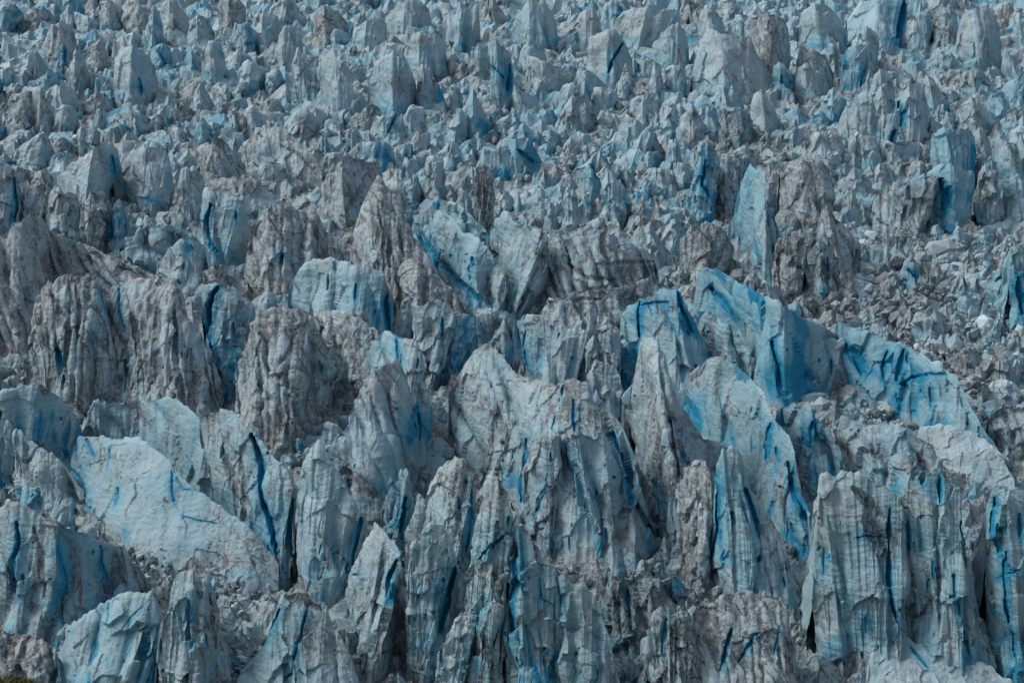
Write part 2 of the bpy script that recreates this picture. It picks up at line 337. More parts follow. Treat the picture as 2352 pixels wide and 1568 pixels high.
420,530 450,500 462,470 466,433 479,425 504,429 529,442 559,450 567,492 560,542 546,580|440,560 480,585 546,590|k=.35 b=.25 d=.2 w=.15|stacked blocks split by a dark blue crevice, left of the tan mountain|stacked blocks with a dark blue crevice
567,576 580,526 601,484 630,467 659,463 689,488 714,479 731,492 752,530 781,560 790,590|560,620 620,640 700,620 790,610|k=.6 b=.12 d=.42 f=1.1 l=.3|tan dirt-veined mountain of ice with a dark niche, upper left middle|tan dirt-veined mountain
470,440 480,415 525,408 559,400 600,421 642,420 655,412 680,437 714,458 730,480|470,470 560,490 640,480 730,495|k=.5 b=.2 d=.32|irregular grey ridge along the back of the tan dirt-veined mountain
800,600 806,576 815,517 836,458 852,429 869,408 882,421 903,446 920,471 924,500 941,526 962,555 983,593 991,614 1010,640|790,640 850,680 920,690 1010,690|k=.6 b=.15 d=.4 f=1.1|grey pyramid with dirt-stained lower slopes, upper middle|grey dirt-stained pyramid
870,640 890,610 920,590 960,590 990,615 1030,650 1060,690 1075,715|880,720 960,740 1075,725|k=.8 b=.12 d=.45 s=1.6|layered brown shoulder at the foot of the grey pyramid
945,530 953,496 970,488 991,479 1008,484 1030,500 1060,525 1090,540 1120,560 1135,590 1160,620 1165,660 1150,700|945,545 975,590 1010,640 1060,680 1105,692 1150,710|k=.35 b=.35 d=.2|tilted fin whose left face drops into a bright blue diagonal crevasse|tilted fin over the diagonal crevasse
985,475 1008,458 1050,467 1083,496 1117,530 1125,545|1000,490 1060,540 1125,560|k=.2 b=.5 d=.12|thin sharp blade leaning behind the tilted fin over the crevasse
1120,560 1125,530 1134,509 1155,488 1184,500 1201,513 1243,517 1262,540 1260,600 1230,660 1200,690|1130,600 1160,680 1200,700|k=.3 b=.38 d=.2|blue-faced block between the tilted fin and the snowy rounded massif
1225,620 1235,542 1277,530 1302,534 1327,517 1356,517 1390,530 1432,551 1474,568 1503,584 1512,618 1510,640|1235,660 1300,700 1400,690 1510,655|k=.8 b=.22 d=.35 w=.4 f=.8|broad rounded massif with pale top and black veins, centre|broad rounded massif
1240,720 1260,690 1310,670 1390,660 1450,655 1490,640 1515,660 1530,700|1260,760 1320,780 1430,770 1530,740|k=.7 b=.2 d=.4|dark undercut ledge below the broad rounded massif
950,745 953,702 978,694 1008,685 1033,694 1048,710 1045,760 1030,810 1015,830|950,840 1000,850 1015,840|k=.25 b=.25 d=.2|flat-topped grey block with a dirty top, left end of the central row of blocks|flat-topped grey block
905,760 907,736 924,694 941,677 945,690 941,736 930,770|905,775 930,775|k=.2 b=.3 d=.15|thin upright sliver between the pale blue dome and the flat-topped grey block
960,690 962,652 990,668 1016,685 1020,700|960,700 1020,705|k=.3 b=.35 d=0 w=.6|small white tip peeking above the flat-topped grey block
1035,790 1050,723 1075,719 1092,723 1096,757 1067,786 1041,836 1020,840|1020,850 1050,850|k=.2 b=.7 d=.05|saturated blue slab just right of the flat-topped grey block
1085,760 1088,706 1125,706 1159,715 1184,719 1190,752 1195,803|1090,790 1140,810 1195,810|k=.25 b=.25 d=.15|square grey block with a sharp level top, middle of the central row|square grey block
1201,810 1197,761 1209,723 1226,719 1251,727 1268,748 1293,744 1323,748 1348,761 1352,786 1352,830 1340,870|1205,850 1260,880 1340,880|k=.35 b=.28 d=.15 w=.15|wide ribbed block with a bright blue left edge in the central row|wide ribbed block in the central row
1345,850 1352,790 1369,757 1411,744 1424,765 1426,820 1424,870|1340,900 1424,900|k=.3 b=.25 d=.15|narrow ribbed block left of the vivid blue wall
1340,900 1350,860 1369,824 1394,832 1419,845 1428,883 1425,920|1340,930 1425,940|k=.35 b=.22 d=.12|blunt tooth in front of the narrow ribbed block by the vivid blue wall
140,430 143,391 168,370 193,358 210,341 235,324 260,328 273,349 275,387 255,412|150,450 200,470 255,440|k=.4 b=.25 d=.12 w=.2|large smooth grey block left of a blue cleft, upper left|smooth grey block at upper left
265,405 269,395 286,362 319,328 349,324 374,332 391,366 395,404 390,440|280,430 330,450 390,450|k=.4 b=.28 d=.2 w=.15|large block with a dark slanting vein right of a blue cleft, upper left|dark-veined block at upper left
-30,360 0,362 21,374 38,391 42,450 38,509|-30,520 38,520|k=.25 b=.22 d=.15|smooth grey wall at the left edge beside a dark vertical crevice|smooth wall at the left edge
55,470 59,420 113,420 118,483 110,510|520|d=.35
105,500 115,440 126,421 147,441 180,446 185,471 170,500|530|b=.2 w=.2
250,550 248,492 269,458 281,462 294,492 290,550|560|b=.45 w=.2|upright blue-edged slab with a bright blue slit on its left, upper left
118,540 118,490 150,495 176,520 185,560|575|d=.3
180,540 189,471 210,437 239,441 252,471 240,540|560|d=.5 f=1.1
390,480 395,467 412,404 428,379 449,387 466,408 475,440|500|d=.25 f=1.3
440,400 462,341 487,316 512,320 546,358 565,380|420|d=.5
545,370 550,340 588,295 630,290 664,307 689,332 714,353 735,387 740,400|550,390 640,400 740,410|k=.7 d=.3 b=.2|broad low ridge with dark folds on its right slope, above the grey pyramid|broad low ridge with dark folds
575,415 596,379 630,370 655,383 660,405|425|w=.2
727,470 740,420 760,395 781,372 806,362 830,365 844,370 865,374 878,400|730,490 800,500 878,440|d=.35|grey ridge cut by black slanting gullies beside the grey pyramid
842,225 845,190 850,165 870,135 900,122 925,130 940,155 955,185 955,220|845,240 915,252 955,230|k=.15 b=.28 d=.08 f=.5|big flat-faced grey spire, tallest in the upper middle field|big flat-faced spire
670,205 672,145 685,107 700,130 725,160 740,200|670,212 740,218|k=.2 b=.2 d=.05 w=.1|pale pointed left half of a twin-peaked serac in the upper field|twin-peaked serac
725,165 735,130 748,110 760,112 775,130 785,165 810,200 828,235|740,215 780,240 828,245|k=.25 b=.25 d=.08|jagged right half of the twin-peaked serac, left of the flat-faced spire
955,230 958,160 970,145 985,170 1000,200 1005,240|245|b=.25 d=.05
990,245 995,190 1003,185 1020,220 1020,242|248|b=.5 d=0
1025,240 1030,200 1045,195 1060,210 1060,240|244|b=.25 d=.05
545,185 548,160 570,136 600,150 622,165 605,190|195|b=.35 w=.8 d=0|bright cyan-white block standing out in the upper left field|bright cyan-white block
608,195 612,170 640,150 650,175 640,198|200|b=.3 d=.1
525,150 535,120 545,112 575,130 570,150|155|w=.5 d=0
465,160 468,120 480,97 505,95 516,120 518,160|175|b=.25 d=.05
345,140 348,115 362,102 385,100 395,115 390,155|160|b=.35 w=.3 d=0|rounded pale blue-edged stone-shaped block in the upper left field|rounded pale block at upper left
262,160 265,130 280,102 310,100 345,130 360,160 362,205|215|b=.2 d=.1
272,205 278,180 290,150 305,143 320,180 325,215|225|b=.25 d=.08
42,150 50,125 65,117 85,118 100,132 103,160|165|w=.6 d=.05|round-headed whitish knob near the upper left corner|whitish knob at upper left
92,120 110,70 122,58 145,50 170,65 176,100|125|d=.2
135,150 140,105 147,95 155,115 155,152|155|b=.5 d=.05
158,200 160,150 175,110 195,130 200,170 198,200|205|d=.08
-20,15 10,2 40,12 53,40 40,58|62|b=.4 d=.1
55,55 62,32 85,18 112,25 128,50|60|d=.5
110,30 115,12 130,8 142,30 140,45|50|w=.5 b=.3 d=0
145,50 142,5 160,-20 185,-5 195,30 190,50|55|b=.35 d=0
215,35 230,5 255,0 280,20 295,45|55|d=.2
288,95 292,82 307,71 325,80 320,98|102|w=.9 d=0 b=.2|small clean white boulder among grey blocks near the top left|small white boulder near the top left
335,60 340,35 355,12 368,35 375,90|100|b=.35 d=.05
365,60 370,8 400,2 425,25 435,60|70|d=.15
430,80 437,50 452,35 480,45 495,80|90|d=.2
500,40 505,0 545,-10 565,15 558,55|65|d=.45
530,95 540,55 570,52 592,75 595,100|105|b=.35 d=.1
575,70 585,35 610,28 640,40 648,85|95|b=.25 d=.2
622,150 640,80 660,55 688,60 695,95 690,125|150|d=.12|tall round-topped grey column near the top, above the twin-peaked serac
718,75 722,30 745,12 775,25 800,55|85|d=.5
805,100 812,70 840,45 875,35 890,60 885,98|103|w=.4 b=.25 d=.15|broad white-topped block near the top, above the flat-faced spire|white-topped block near the top
745,95 770,65 800,75 805,95|100|w=.5 b=.35 d=0
885,40 912,5 950,-5 985,15 990,45|60|d=.1
920,130 930,90 960,75 1000,73 1026,100 1022,150|160|b=.25 d=.12
1025,90 1032,35 1060,15 1100,15 1102,60 1092,95|100|b=.25 f=1.4 d=.1|wide flat-topped fluted block at the top, left of the middle|fluted block at the top
1080,160 1085,110 1100,95 1120,105 1128,165|175|d=.2
1125,215 1128,100 1138,82 1155,105 1175,125 1180,180|220|k=.15 b=.35 d=.03 w=.2|tall slender pale spire with a blue right side in the upper middle|tall slender pale spire
1020,310 1030,270 1055,250 1075,260 1072,305|310|w=.3 d=.05
915,285 945,240 970,245 985,275|290|w=.5 d=.05
850,300 860,270 905,258 925,262 930,290|308|d=.1 w=.15
650,300 655,280 680,255 710,250 735,280 720,318|320|b=.25 d=.08
560,300 565,250 580,240 610,270 615,295|300|w=.4 d=.05
528,300 525,265 540,245 555,270 558,300|305|b=.25 d=.05
448,315 452,280 465,267 485,290 490,318|322|b=.5 d=0
488,255 500,225 510,220 525,250|260|b=.2
440,235 446,205 458,190 480,215 495,245|250|d=.15
375,260 390,240 420,230 450,258|268|d=.5
345,290 352,262 375,262 382,295|300|b=.4 d=.4
243,305 260,278 272,272 273,310|312|w=.2
178,345 178,300 186,288 195,315 205,345|348|d=.1
118,280 130,250 160,238 180,260 172,290|295|w=.2
215,280 220,250 240,245 246,280|285|b=.3 d=.1
5,250 30,215 75,205 100,240 90,275|285|d=.5|almost black dirty hump near the left edge, upper field|black dirty hump near the left edge
-10,185 5,155 30,153 36,180|188|b=.35 w=.4 d=0
30,350 65,320 100,300 120,330 130,360|365|w=.1 d=.15
1176,90 1186,30 1216,0 1251,0 1276,40 1281,85|95|b=.28 d=.05|broad smooth grey-blue block at the top edge, middle
1246,85 1261,40 1275,60 1281,88|92|b=.3 d=.05
1316,60 1331,30 1361,12 1376,40 1386,80|88|d=.15
1381,40 1391,5 1416,-5 1430,20 1435,50|55|b=.45 d=.05
1413,70 1416,40 1456,18 1516,22 1561,20 1561,60 1530,85|90|f=1.4 d=.1|very wide fluted grey block with a ragged top near the top edge|very wide fluted block at the top
1496,125 1501,100 1526,70 1556,50 1576,70 1581,115|132|b=.3 d=.05
1346,140 1351,90 1386,70 1411,65 1436,95 1456,145 1450,165|170|d=.15|grey block split by a slanting navy crack in the upper field|block split by a navy crack
1601,70 1606,40 1621,10 1636,8 1656,40 1666,70|85|b=.2 d=.15
1626,90 1631,45 1650,60 1660,90|95|b=.3 d=.03
1590,160 1606,90 1626,65 1656,78 1691,85 1726,85 1751,140 1766,175|200|k=.6 d=.1 b=.22|wide smooth slope with a spike on top in the upper right field|wide slope with a spike
1711,60 1714,45 1751,32 1776,35 1801,45 1811,65 1816,135 1812,160|175|k=.2 d=.4|mushroom-like column with a dark cap, upper right field|mushroom-like column with a dark cap
1831,85 1841,30 1871,10 1901,10 1926,40 1946,75|100|b=.3 d=.12
1971,40 1975,22 1990,14 2026,18 2018,45 2005,58|62|d=.15
1946,50 1976,5 2026,-10 2080,-10 2085,40 2070,85|95|k=.9 b=.4 w=.8 d=0|bright pale blue slope beside a long navy crevasse at the top right|bright slope by the top right crevasse
2066,95 2086,55 2111,30 2131,28 2141,50 2136,85|100|w=.6 b=.25 d=.03|clean white dome right of the navy crevasse near the top right|white dome near the top right
2196,125 2206,50 2216,18 2241,12 2281,20 2296,65 2301,110|130|k=.2 d=.12 b=.2|tall brown-edged grey slab in the top right corner|brown-edged slab in the top right corner
2141,60 2151,30 2181,8 2201,35 2195,90|100|b=.35 d=.3
2136,148 2151,125 2181,120 2201,140 2196,160|165|b=.35 w=.1 d=.2
2320,80 2336,45 2352,40 2380,60|100|b=.45 d=.1
1186,155 1196,115 1216,90 1241,100 1256,130|165|w=.4 b=.35 d=0
1206,190 1211,130 1241,135 1276,150 1316,170 1300,200|205|d=.15
1316,195 1331,145 1361,165 1391,195|205|b=.25 d=.08
1424,185 1436,143 1449,165 1461,195|200|d=.03
1491,205 1501,140 1514,143 1526,190 1527,205|212|b=.2 d=.03
1526,195 1531,160 1561,135 1576,150 1578,200|208|b=.25 d=.12
1626,185 1641,125 1666,150 1678,185|195|d=.08
1771,190 1776,150 1791,140 1811,160 1818,200|210|b=.4 d=.05
1821,195 1831,155 1856,145 1886,170 1891,200|208|d=.12
1831,130 1836,100 1871,115 1896,125 1916,170|185|d=.3
1901,150 1903,100 1926,98 1931,145|165|b=.25 d=.1
1931,180 1941,110 1976,98 1996,115 1996,150 1981,190|200|b=.35 w=.15 d=.08
1956,90 1971,65 1991,55 2016,85 2016,140|150|b=.2 d=.12
1996,230 1996,185 2021,158 2051,180 2056,225|250|d=.08
2056,280 2061,225 2086,185 2121,195 2136,250 2126,290|300|k=.3 d=.15|grey block right of a bright blue cleft in the upper right field|block right of the upper blue cleft
2011,320 2021,275 2066,250 2068,280 2056,325 2031,345|352|b=.3 d=.05
1926,285 1941,245 1976,225 2001,220 2013,250 2011,295|305|d=.1
1886,260 1886,220 1906,215 1946,230 1926,260|270|b=.55 w=.7 d=0|brilliant light blue block in the upper right field|brilliant light blue block
1721,260 1731,215 1751,210 1776,240 1791,280|290|d=.05
1601,290 1606,255 1626,235 1646,250 1656,295|300|b=.4 w=.2 d=.03
1551,300 1566,270 1591,245 1611,270 1626,300|308|d=.15
1511,270 1521,240 1546,235 1561,260 1556,285|290|w=.4 d=.05
1456,275 1476,245 1496,265 1500,280|285|w=.3 d=.05
1276,280 1286,260 1311,225 1346,215 1366,250 1370,275|285|d=.25
1351,230 1366,202 1406,200 1421,220 1411,240|245|w=.6 b=.2 d=0
1411,210 1421,185 1446,185 1456,210|220|w=.5 b=.3 d=0
1630,225 1651,195 1681,200 1706,230 1710,245|250|w=.3 b=.35 d=.05
2271,250 2276,215 2316,210 2321,255|265|w=.4 b=.45 d=.05
2196,290 2206,240 2231,220 2261,235 2266,285|298|d=.2
2206,205 2216,160 2246,155 2271,175 2275,200|212|b=.35 d=.25
2166,290 2171,255 2196,260 2198,290|298|w=.3 b=.3 d=0
2136,385 2138,305 2176,295 2231,295 2241,320 2238,380|400|k=.15 b=.42 d=.06|wide flat blue-grey rectangular face near the right edge, upper field|flat rectangular face at upper right
2235,360 2238,297 2256,295 2276,325 2278,370|395|b=.3 d=.05
2280,390 2286,330 2301,320 2326,325 2355,340 2380,360|410|b=.4 d=.25
1846,360 1871,305 1896,300 1926,305 1946,355|370|w=.4 b=.2 d=.08
1951,360 1961,305 1996,300 2021,335 2025,360|370|w=.4 b=.25 d=.08
1916,340 1928,310 1938,296 1946,325|345|b=.3 d=0
1666,370 1676,345 1706,335 1736,345 1756,375|385|d=.45
1536,390 1536,335 1551,322 1561,330 1563,390|400|b=.25 d=.05
1596,390 1606,330 1621,325 1646,360 1650,390|430|b=.5 d=.1
1176,285 1176,250 1190,260 1201,290|295|w=.5 b=.35 d=0
1386,475 1386,408 1394,385 1411,404 1436,433 1453,467 1440,480|490|k=.3 b=.35 w=.45 d=0 f=.3|clean pale triangle with a smooth face, upper middle|clean pale triangle
1331,440 1340,391 1361,366 1369,395 1382,421 1375,455|465|b=.3 d=.05
1289,490 1298,437 1314,421 1327,450 1330,490|530|b=.25 w=.15 d=.08
1248,510 1264,463 1277,475 1285,515|525|d=.2
1142,360 1155,324 1184,316 1218,320 1235,345 1247,375|390|b=.4 d=.15|rounded block with blue bands and dark hollow below, upper middle|rounded blue-banded block
1088,500 1092,387 1113,376 1134,391 1130,460 1115,520|535|k=.3 d=.5|black dirt-covered column in the upper middle|black dirt-covered column
976,430 978,366 991,355 1016,362 1025,408 1020,435|440|b=.25 d=.08
1052,470 1054,429 1075,433 1083,470|480|b=.3 d=.05
1144,470 1146,441 1159,435 1180,455|475|d=.15
1150,478 1155,462 1172,462 1174,480|482|w=.5 d=0
924,395 928,362 957,366 962,390|400|w=.2 d=.15
911,352 922,332 949,332 946,355|358|b=.4 w=.2 d=0|small tilted cyan boulder in the upper middle rubble
1533,370 1537,324 1558,322 1566,365|390|b=.2 d=.15
1503,420 1512,387 1537,387 1545,412|430|w=.2 d=.05
1461,565 1470,520 1491,513 1508,534 1541,584|595|b=.22 d=.2
1512,540 1524,517 1550,500 1575,510 1585,550|565|b=.25 d=.15
1690,470 1701,430 1705,416 1722,379 1747,383 1759,408 1759,458 1772,484 1789,530 1795,560|1690,520 1740,600 1795,600|k=.3 b=.5 d=.08|tall blue pillar with a jagged top in the upper right|tall jagged blue pillar
1579,467 1600,387 1604,337 1625,324 1650,349 1654,366 1640,450|480|b=.5 d=.15
1640,460 1646,408 1671,358 1701,353 1705,379 1690,420|470|b=.3 d=.3
1790,390 1800,375 1831,366 1856,370 1890,366 1906,391 1915,430|480|k=.4 d=.48 b=.15|dark hollowed block right of the tall jagged blue pillar
1855,560 1881,488 1898,467 1923,500 1948,530 1974,555 1978,595|610|k=.4 d=.35|pointed peak with a dirty striped right slope, upper right|pointed peak with a striped slope
1855,650 1855,580 1881,547 1911,572 1927,597 1920,640|670|b=.3 d=.25
1772,600 1790,545 1831,530 1856,542 1855,590 1840,650|665|d=.48
1931,480 1940,437 1957,425 1969,458 1965,490|495|d=.2
1935,420 1961,383 1982,395 2003,420|440|d=.1
2003,415 2011,379 2041,370 2053,400|425|d=.15
2003,492 2007,463 2037,421 2087,416 2121,408 2154,404 2158,421 2129,467 2121,505|512|k=.3 d=.35|tan block with a dark right flank, left of the bright capped dome|tan block with a dark flank
2129,400 2150,379 2180,374 2209,391 2234,396 2242,416 2234,463 2225,490|500|k=.3 b=.5 w=.6 d=.05|dome with a bright white cap over a vivid blue hollow, right|bright capped dome
2129,500 2137,471 2154,458 2175,471 2184,500|512|b=.35 w=.15 d=.03
2242,480 2251,391 2276,358 2290,380 2300,470|490|b=.35 d=.25
2301,475 2305,433 2331,412 2360,420 2380,470|490|b=.3 d=.08
2318,640 2322,572 2352,568 2385,590|740|k=.25 b=.55 d=.05|dark blue tower at the right edge beside blocky rubble|blue tower at the right edge
2259,665 2268,639 2297,618 2326,614 2331,660|690|b=.35 d=.08
2192,702 2205,681 2251,677 2255,706|715|b=.35 d=.05
2066,643 2079,597 2095,580 2112,605 2121,643|650|b=.3 w=.15 d=.05|pointed block with two short blue slots in the dirty right-hand rubble|block with two short blue slots
2137,643 2140,601 2146,578 2154,601 2175,645|650|w=.1 d=.08
2137,540 2142,518 2155,512 2168,530|545|w=.5 b=.3 d=0
2175,545 2200,520 2230,535 2232,550|555|w=.5 b=.25 d=0
2234,545 2255,525 2288,522 2290,545|555|b=.35 d=.05
2024,565 2032,526 2049,521 2053,567|575|d=.1
1969,733 1974,715 1990,708 1999,727 1992,742|745|w=.6 d=0|small whitish boulder in a dark gap above the long blue ridge|small whitish boulder above the blue ridge
2030,768 2037,744 2049,748 2050,772|774|w=.8 d=0
2121,785 2129,761 2150,761 2158,785|792|w=.15 d=.08
2146,790 2160,768 2180,765 2185,790|798|d=.12
2087,740 2104,715 2150,706 2175,727 2167,755|768|b=.25 d=.15
2183,830 2205,800 2240,795 2260,830|850|b=.25 d=.2
1923,706 1940,681 1969,685 1975,710|720|d=.4
1822,712 1835,685 1873,689 1885,716|726|d=.5
1562,550 1587,517 1625,509 1667,530 1692,576 1660,610|620|d=.48
"""
# cracks and streaks: polyline | width | kind (b bright blue cleft, n deep navy cleft, t thin fissure, d black dirt streak)
CRACKS = """
95,939 86,1000 84,1015|4|t
150,1064 175,1090 193,1124|6|b
580,1000 600,1064 608,1134 622,1234 631,1272|16|n
672,1150 668,1210 669,1275|12|b
515,1030 540,1120 565,1200|14|d
545,1040 560,1100 575,1190|14|d
175,1014 172,1035 178,1054|6|b
198,1009 217,1044|6|b
395,1084 397,1119 400,1154|5|b
415,1184 450,1195 500,1201|4|t
250,1030 245,1104|3|t
268,1119 262,1159|4|b
405,1094 420,1124 460,1126|3|t
37,1199 42,1249 28,1284 27,1354 30,1380|10|n
132,1229 138,1284 147,1334 140,1384 143,1429|6|b
230,1254 235,1289 255,1329 259,1371|6|b
75,1209 95,1269 100,1369|14|d
278,1249 290,1354|12|d
250,1385 250,1440|3|t
330,1390 280,1445|3|t
365,1440 350,1500 330,1520|4|b
142,1500 130,1540 120,1580|12|n
435,1379 433,1469|7|b
486,1364 490,1430|12|d
645,1399 615,1454 585,1499 550,1540|10|b
710,1384 690,1454 675,1509 657,1554|7|n
660,1370 720,1385 740,1400|26|d
829,1190 820,1240 805,1320|14|b
924,1269 893,1329 896,1374 909,1424|18|n
1046,1309 1031,1384 1011,1449|20|n
1086,1104 1076,1219 1071,1274|6|b
1056,1184 1061,1250 1066,1314|9|d
931,1144 921,1219|11|b
1171,1219 1181,1264 1186,1324 1176,1384 1178,1484|14|b
1275,1314 1286,1374 1283,1444 1288,1494|8|b
1101,1284 1131,1254 1166,1224|8|b
1123,1364 1101,1419 1086,1459 1068,1509|7|b
1241,1329 1243,1374 1271,1389|4|t
1273,1500 1263,1559|8|b
1076,1500 1066,1564|9|b
1396,1449 1416,1509 1418,1564|7|b
1318,919 1316,984|9|b
1286,1004 1296,1074 1316,1144 1324,1214|16|n
1406,994 1426,1044 1441,1094 1447,1164|16|b
1496,1104 1509,1169|10|b
1206,1009 1203,1084 1201,1154|12|b
1253,1094 1233,1174|8|b
951,939 941,1014|10|b
961,949 960,1024|9|b
907,778 913,824|6|b
790,1080 830,1120 860,1140|30|d
1772,974 1762,1054|11|b
1807,1064 1822,1114 1847,1164 1865,1214 1868,1252|18|n
1575,915 1607,965|16|b
1637,1069 1644,1134 1636,1209 1632,1279|15|b
1719,1124 1732,1184 1744,1249 1744,1289|10|n
1829,1259 1827,1314|7|b
1867,969 1862,1019|10|b
2044,1169 2042,1259 2042,1324 2054,1404 2064,1444|11|n
1962,1236 1997,1229 2037,1236|5|b
1987,1404 1987,1454|9|b
1892,1259 1894,1314|6|b
1960,1120 2000,1160 2030,1190|22|d
2159,1079 2162,1154|13|n
2142,1289 2142,1329|5|b
2192,1319 2192,1369|7|b
2199,1379 2217,1464 2227,1504|6|b
2207,1199 2217,1234|10|n
2087,1199 2092,1264|9|b
2122,1085 2118,1110|14|b
2132,1330 2126,1370|5|b
2225,1230 2240,1310 2258,1420 2272,1490|22|d
2282,1144 2287,1219 2294,1279|11|n
2309,1269 2307,1329 2314,1409 2322,1494 2337,1539|8|n
2287,1329 2342,1309|5|b
2342,1179 2344,1234|7|b
2092,1484 2132,1534|5|b
1737,1459 1697,1519|9|b
1680,1445 1657,1540|11|n
1790,1440 1780,1500|5|b
1440,1350 1450,1420|13|n
1500,1350 1510,1400|20|d
1530,1420 1520,1500|7|b
1772,786 1791,845 1789,883|10|b
1630,660 1700,735|14|b
1936,786 1965,815 1982,857|20|b
2039,807 2028,845 2037,878|8|b
2076,803 2070,849 2064,874|11|b
2070,883 2095,866 2171,859|8|b
2142,891 2140,937|8|n
1470,694 1470,736 1466,773|9|b
1474,702 1495,696 1533,694|6|b
1558,668 1572,723|11|b
1564,704 1591,761|11|b
229,652 235,685 252,748|6|b
273,664 275,715 286,757|6|b
302,720 311,811|14|d
285,825 290,865|9|n
120,680 160,760 150,840|14|d
170,640 185,720 175,800|10|d
130,800 145,880|14|b
200,760 215,830|6|t
400,700 405,770 395,830|10|d
440,800 450,880|12|d
500,660 480,700 475,765 486,799|12|n
718,782 748,820|6|d
735,828 743,857|7|b
600,780 570,860|8|d
680,760 640,850|8|d
817,652 815,685|7|b
889,681 889,748|13|b
437,562 441,583|9|b
483,471 470,509 475,551 496,580|12|n
542,488 542,509|6|b
645,575 648,600|9|b
620,500 660,560|8|d
720,510 740,570|8|d
844,400 823,445 798,484|12|d
955,520 975,560 1012,612 1054,650 1100,685|20|b
1130,580 1155,640|12|d
1300,600 1350,640 1420,640|10|d
1360,610 1440,600 1500,600|8|d
1300,690 1380,685|10|d
1016,731 1016,769|6|b
1090,730 1092,761|8|b
1201,740 1205,803 1215,841|10|b
1188,737 1191,795|8|b
1100,770 1120,800|6|d
255,360 262,400|9|b
300,400 345,440|8|d
252,495 254,546|10|b
32,410 36,470 33,509|9|n
910,262 890,306|6|b
640,330 680,350 720,390|8|d
1431,100 1406,140 1398,166|7|n
1766,50 1761,140|9|d
2078,0 2072,45 2060,85|12|n
1938,112 1934,178|8|b
1988,160 1978,195|8|b
2066,235 2076,260 2070,287|14|b
2056,300 2036,348|9|n
1356,374 1377,416|7|b
1190,345 1225,372|9|b
1621,370 1612,421 1629,450|8|b
1720,480 1745,560|10|d
1850,420 1830,460|14|d
1930,530 1960,590|10|d
1900,590 1905,640|7|b
2085,470 2070,505|5|b
2125,440 2115,490|10|d
2165,415 2180,450 2170,480|20|b
2083,618 2104,635|7|b
2285,645 2315,630|7|b
2340,640 2350,720|16|b
1130,150 1165,190|6|t
1172,150 1165,205|10|b
360,115 385,150|5|b
148,108 149,150|6|b
320,180 325,215|6|b
2262,400 2268,470|9|d
1795,175 1797,205|6|b
1108,400 1112,500|16|d
"""
# ------------------------------------------------------------------ read the survey
def pts(s): return np.array([[float(v) for v in q.split(',')] for q in s.split()])
specs = []
for line in SERACS.strip().splitlines():
    f = line.split('|') + [''] * 4
    c = pts(f[0])
    tr = dict(k=.35, b=.2, d=.2, w=.1, s=1., f=1., l=.3)
    for kv in f[2].split():
        a, v = kv.split('='); tr[a] = float(v)
    if ',' in f[1]: b = pts(f[1])
    else:
        yb = max(float(f[1]), c[:, 1].max() + 3); x0, x1 = c[0, 0], c[-1, 0]
        b = np.array([[x0, yb - 3], [x0 * .6 + x1 * .4, yb + .07 * (x1 - x0)], [x1, yb - 3]])
    b = b + np.array([0, min(.16 * (b[:, 1].max() - c[:, 1].min()), 40)]) * np.array([0, 1])
    specs.append(dict(c=c, b=b, t=tr, label=f[3], short=f[4], cracks=[]))

def inside(poly, p):
    x, y = p; n = len(poly); r = False
    for i in range(n):
        x0, y0 = poly[i]; x1, y1 = poly[i - 1]
        if (y0 > y) != (y1 > y) and x < (x1 - x0) * (y - y0) / (y1 - y0) + x0: r = not r
    return r

for line in CRACKS.strip().splitlines():
    a, w, kind = line.split('|'); a = pts(a)
    samp = np.concatenate([a[:-1] * (1 - t) + a[1:] * t for t in (0, .33, .66)] + [a[-1:]])
    best = None
    for s in specs:
        poly = np.concatenate([s['c'], s['b'][::-1]])
        lo_, hi_ = poly.min(0), poly.max(0)
        if (samp.max(0) < lo_).any() or (samp.min(0) > hi_).any(): continue
        n = sum(inside(poly, p) for p in samp)
        if n: 
            key = (round(n / len(samp) * 3), s['b'][:, 1].mean())
            if best is None or key > best[0]: best = (key, s)
    if best: best[1]['cracks'].append((a, float(w), kind))

_r = np.random.RandomState(5)
for s in specs:
    if s['b'][:, 1].max() < 640 or s['t']['k'] > 1 or s['t']['d'] > .32: continue
    x0, x1, y0, y1 = s['c'][:, 0].min(), s['c'][:, 0].max(), s['c'][:, 1].min(), s['b'][:, 1].max()
    poly = np.concatenate([s['c'], s['b'][::-1]])
    for _ in range(int((x1 - x0) * (y1 - y0) / 7000)):
        x, y, ln = _r.uniform(x0, x1), _r.uniform(y0 * .85 + y1 * .15, y1), _r.choice([2, 4, 10, 22, 34])
        if inside(poly, (x, y)) and inside(poly, (x, y + ln)):
            s['cracks'].append((np.array([[x, y], [x + _r.normal(0, 2), y + ln]]), _r.uniform(4, 6.5), 'p'))

def resample(P, u, wx=0.5):
    d = np.diff(P, axis=0)
    L = np.hypot(d[:, 0], d[:, 1]); X = np.abs(d[:, 0]) + 1e-6
    s = np.concatenate([[0], np.cumsum((1 - wx) * L / L.sum() + wx * X / X.sum())]); s /= s[-1]
    return np.stack([np.interp(u, s, P[:, i]) for i in (0, 1)], -1)

def line_dist(Q, A):
    best = np.full(Q.shape[:-1], 1e9); along = np.zeros(Q.shape[:-1])
    seg = np.hypot(*np.diff(A, axis=0).T); cum = np.concatenate([[0], np.cumsum(seg)])
    for i in range(len(A) - 1):
        v = A[i + 1] - A[i]; t = np.clip(((Q - A[i]) @ v) / (v @ v), 0, 1)
        d = np.hypot(*np.moveaxis(Q - (A[i] + t[..., None] * v), -1, 0))
        m = d < best
        best = np.where(m, d, best); along = np.where(m, (cum[i] + t * seg[i]) / cum[-1], along)
    return best, along

def normals(P):
    du = np.gradient(P, axis=1); dv = np.gradient(P, axis=0)
    n = np.cross(du, dv)
    return n / (np.linalg.norm(n, axis=-1, keepdims=True) + 1e-9)

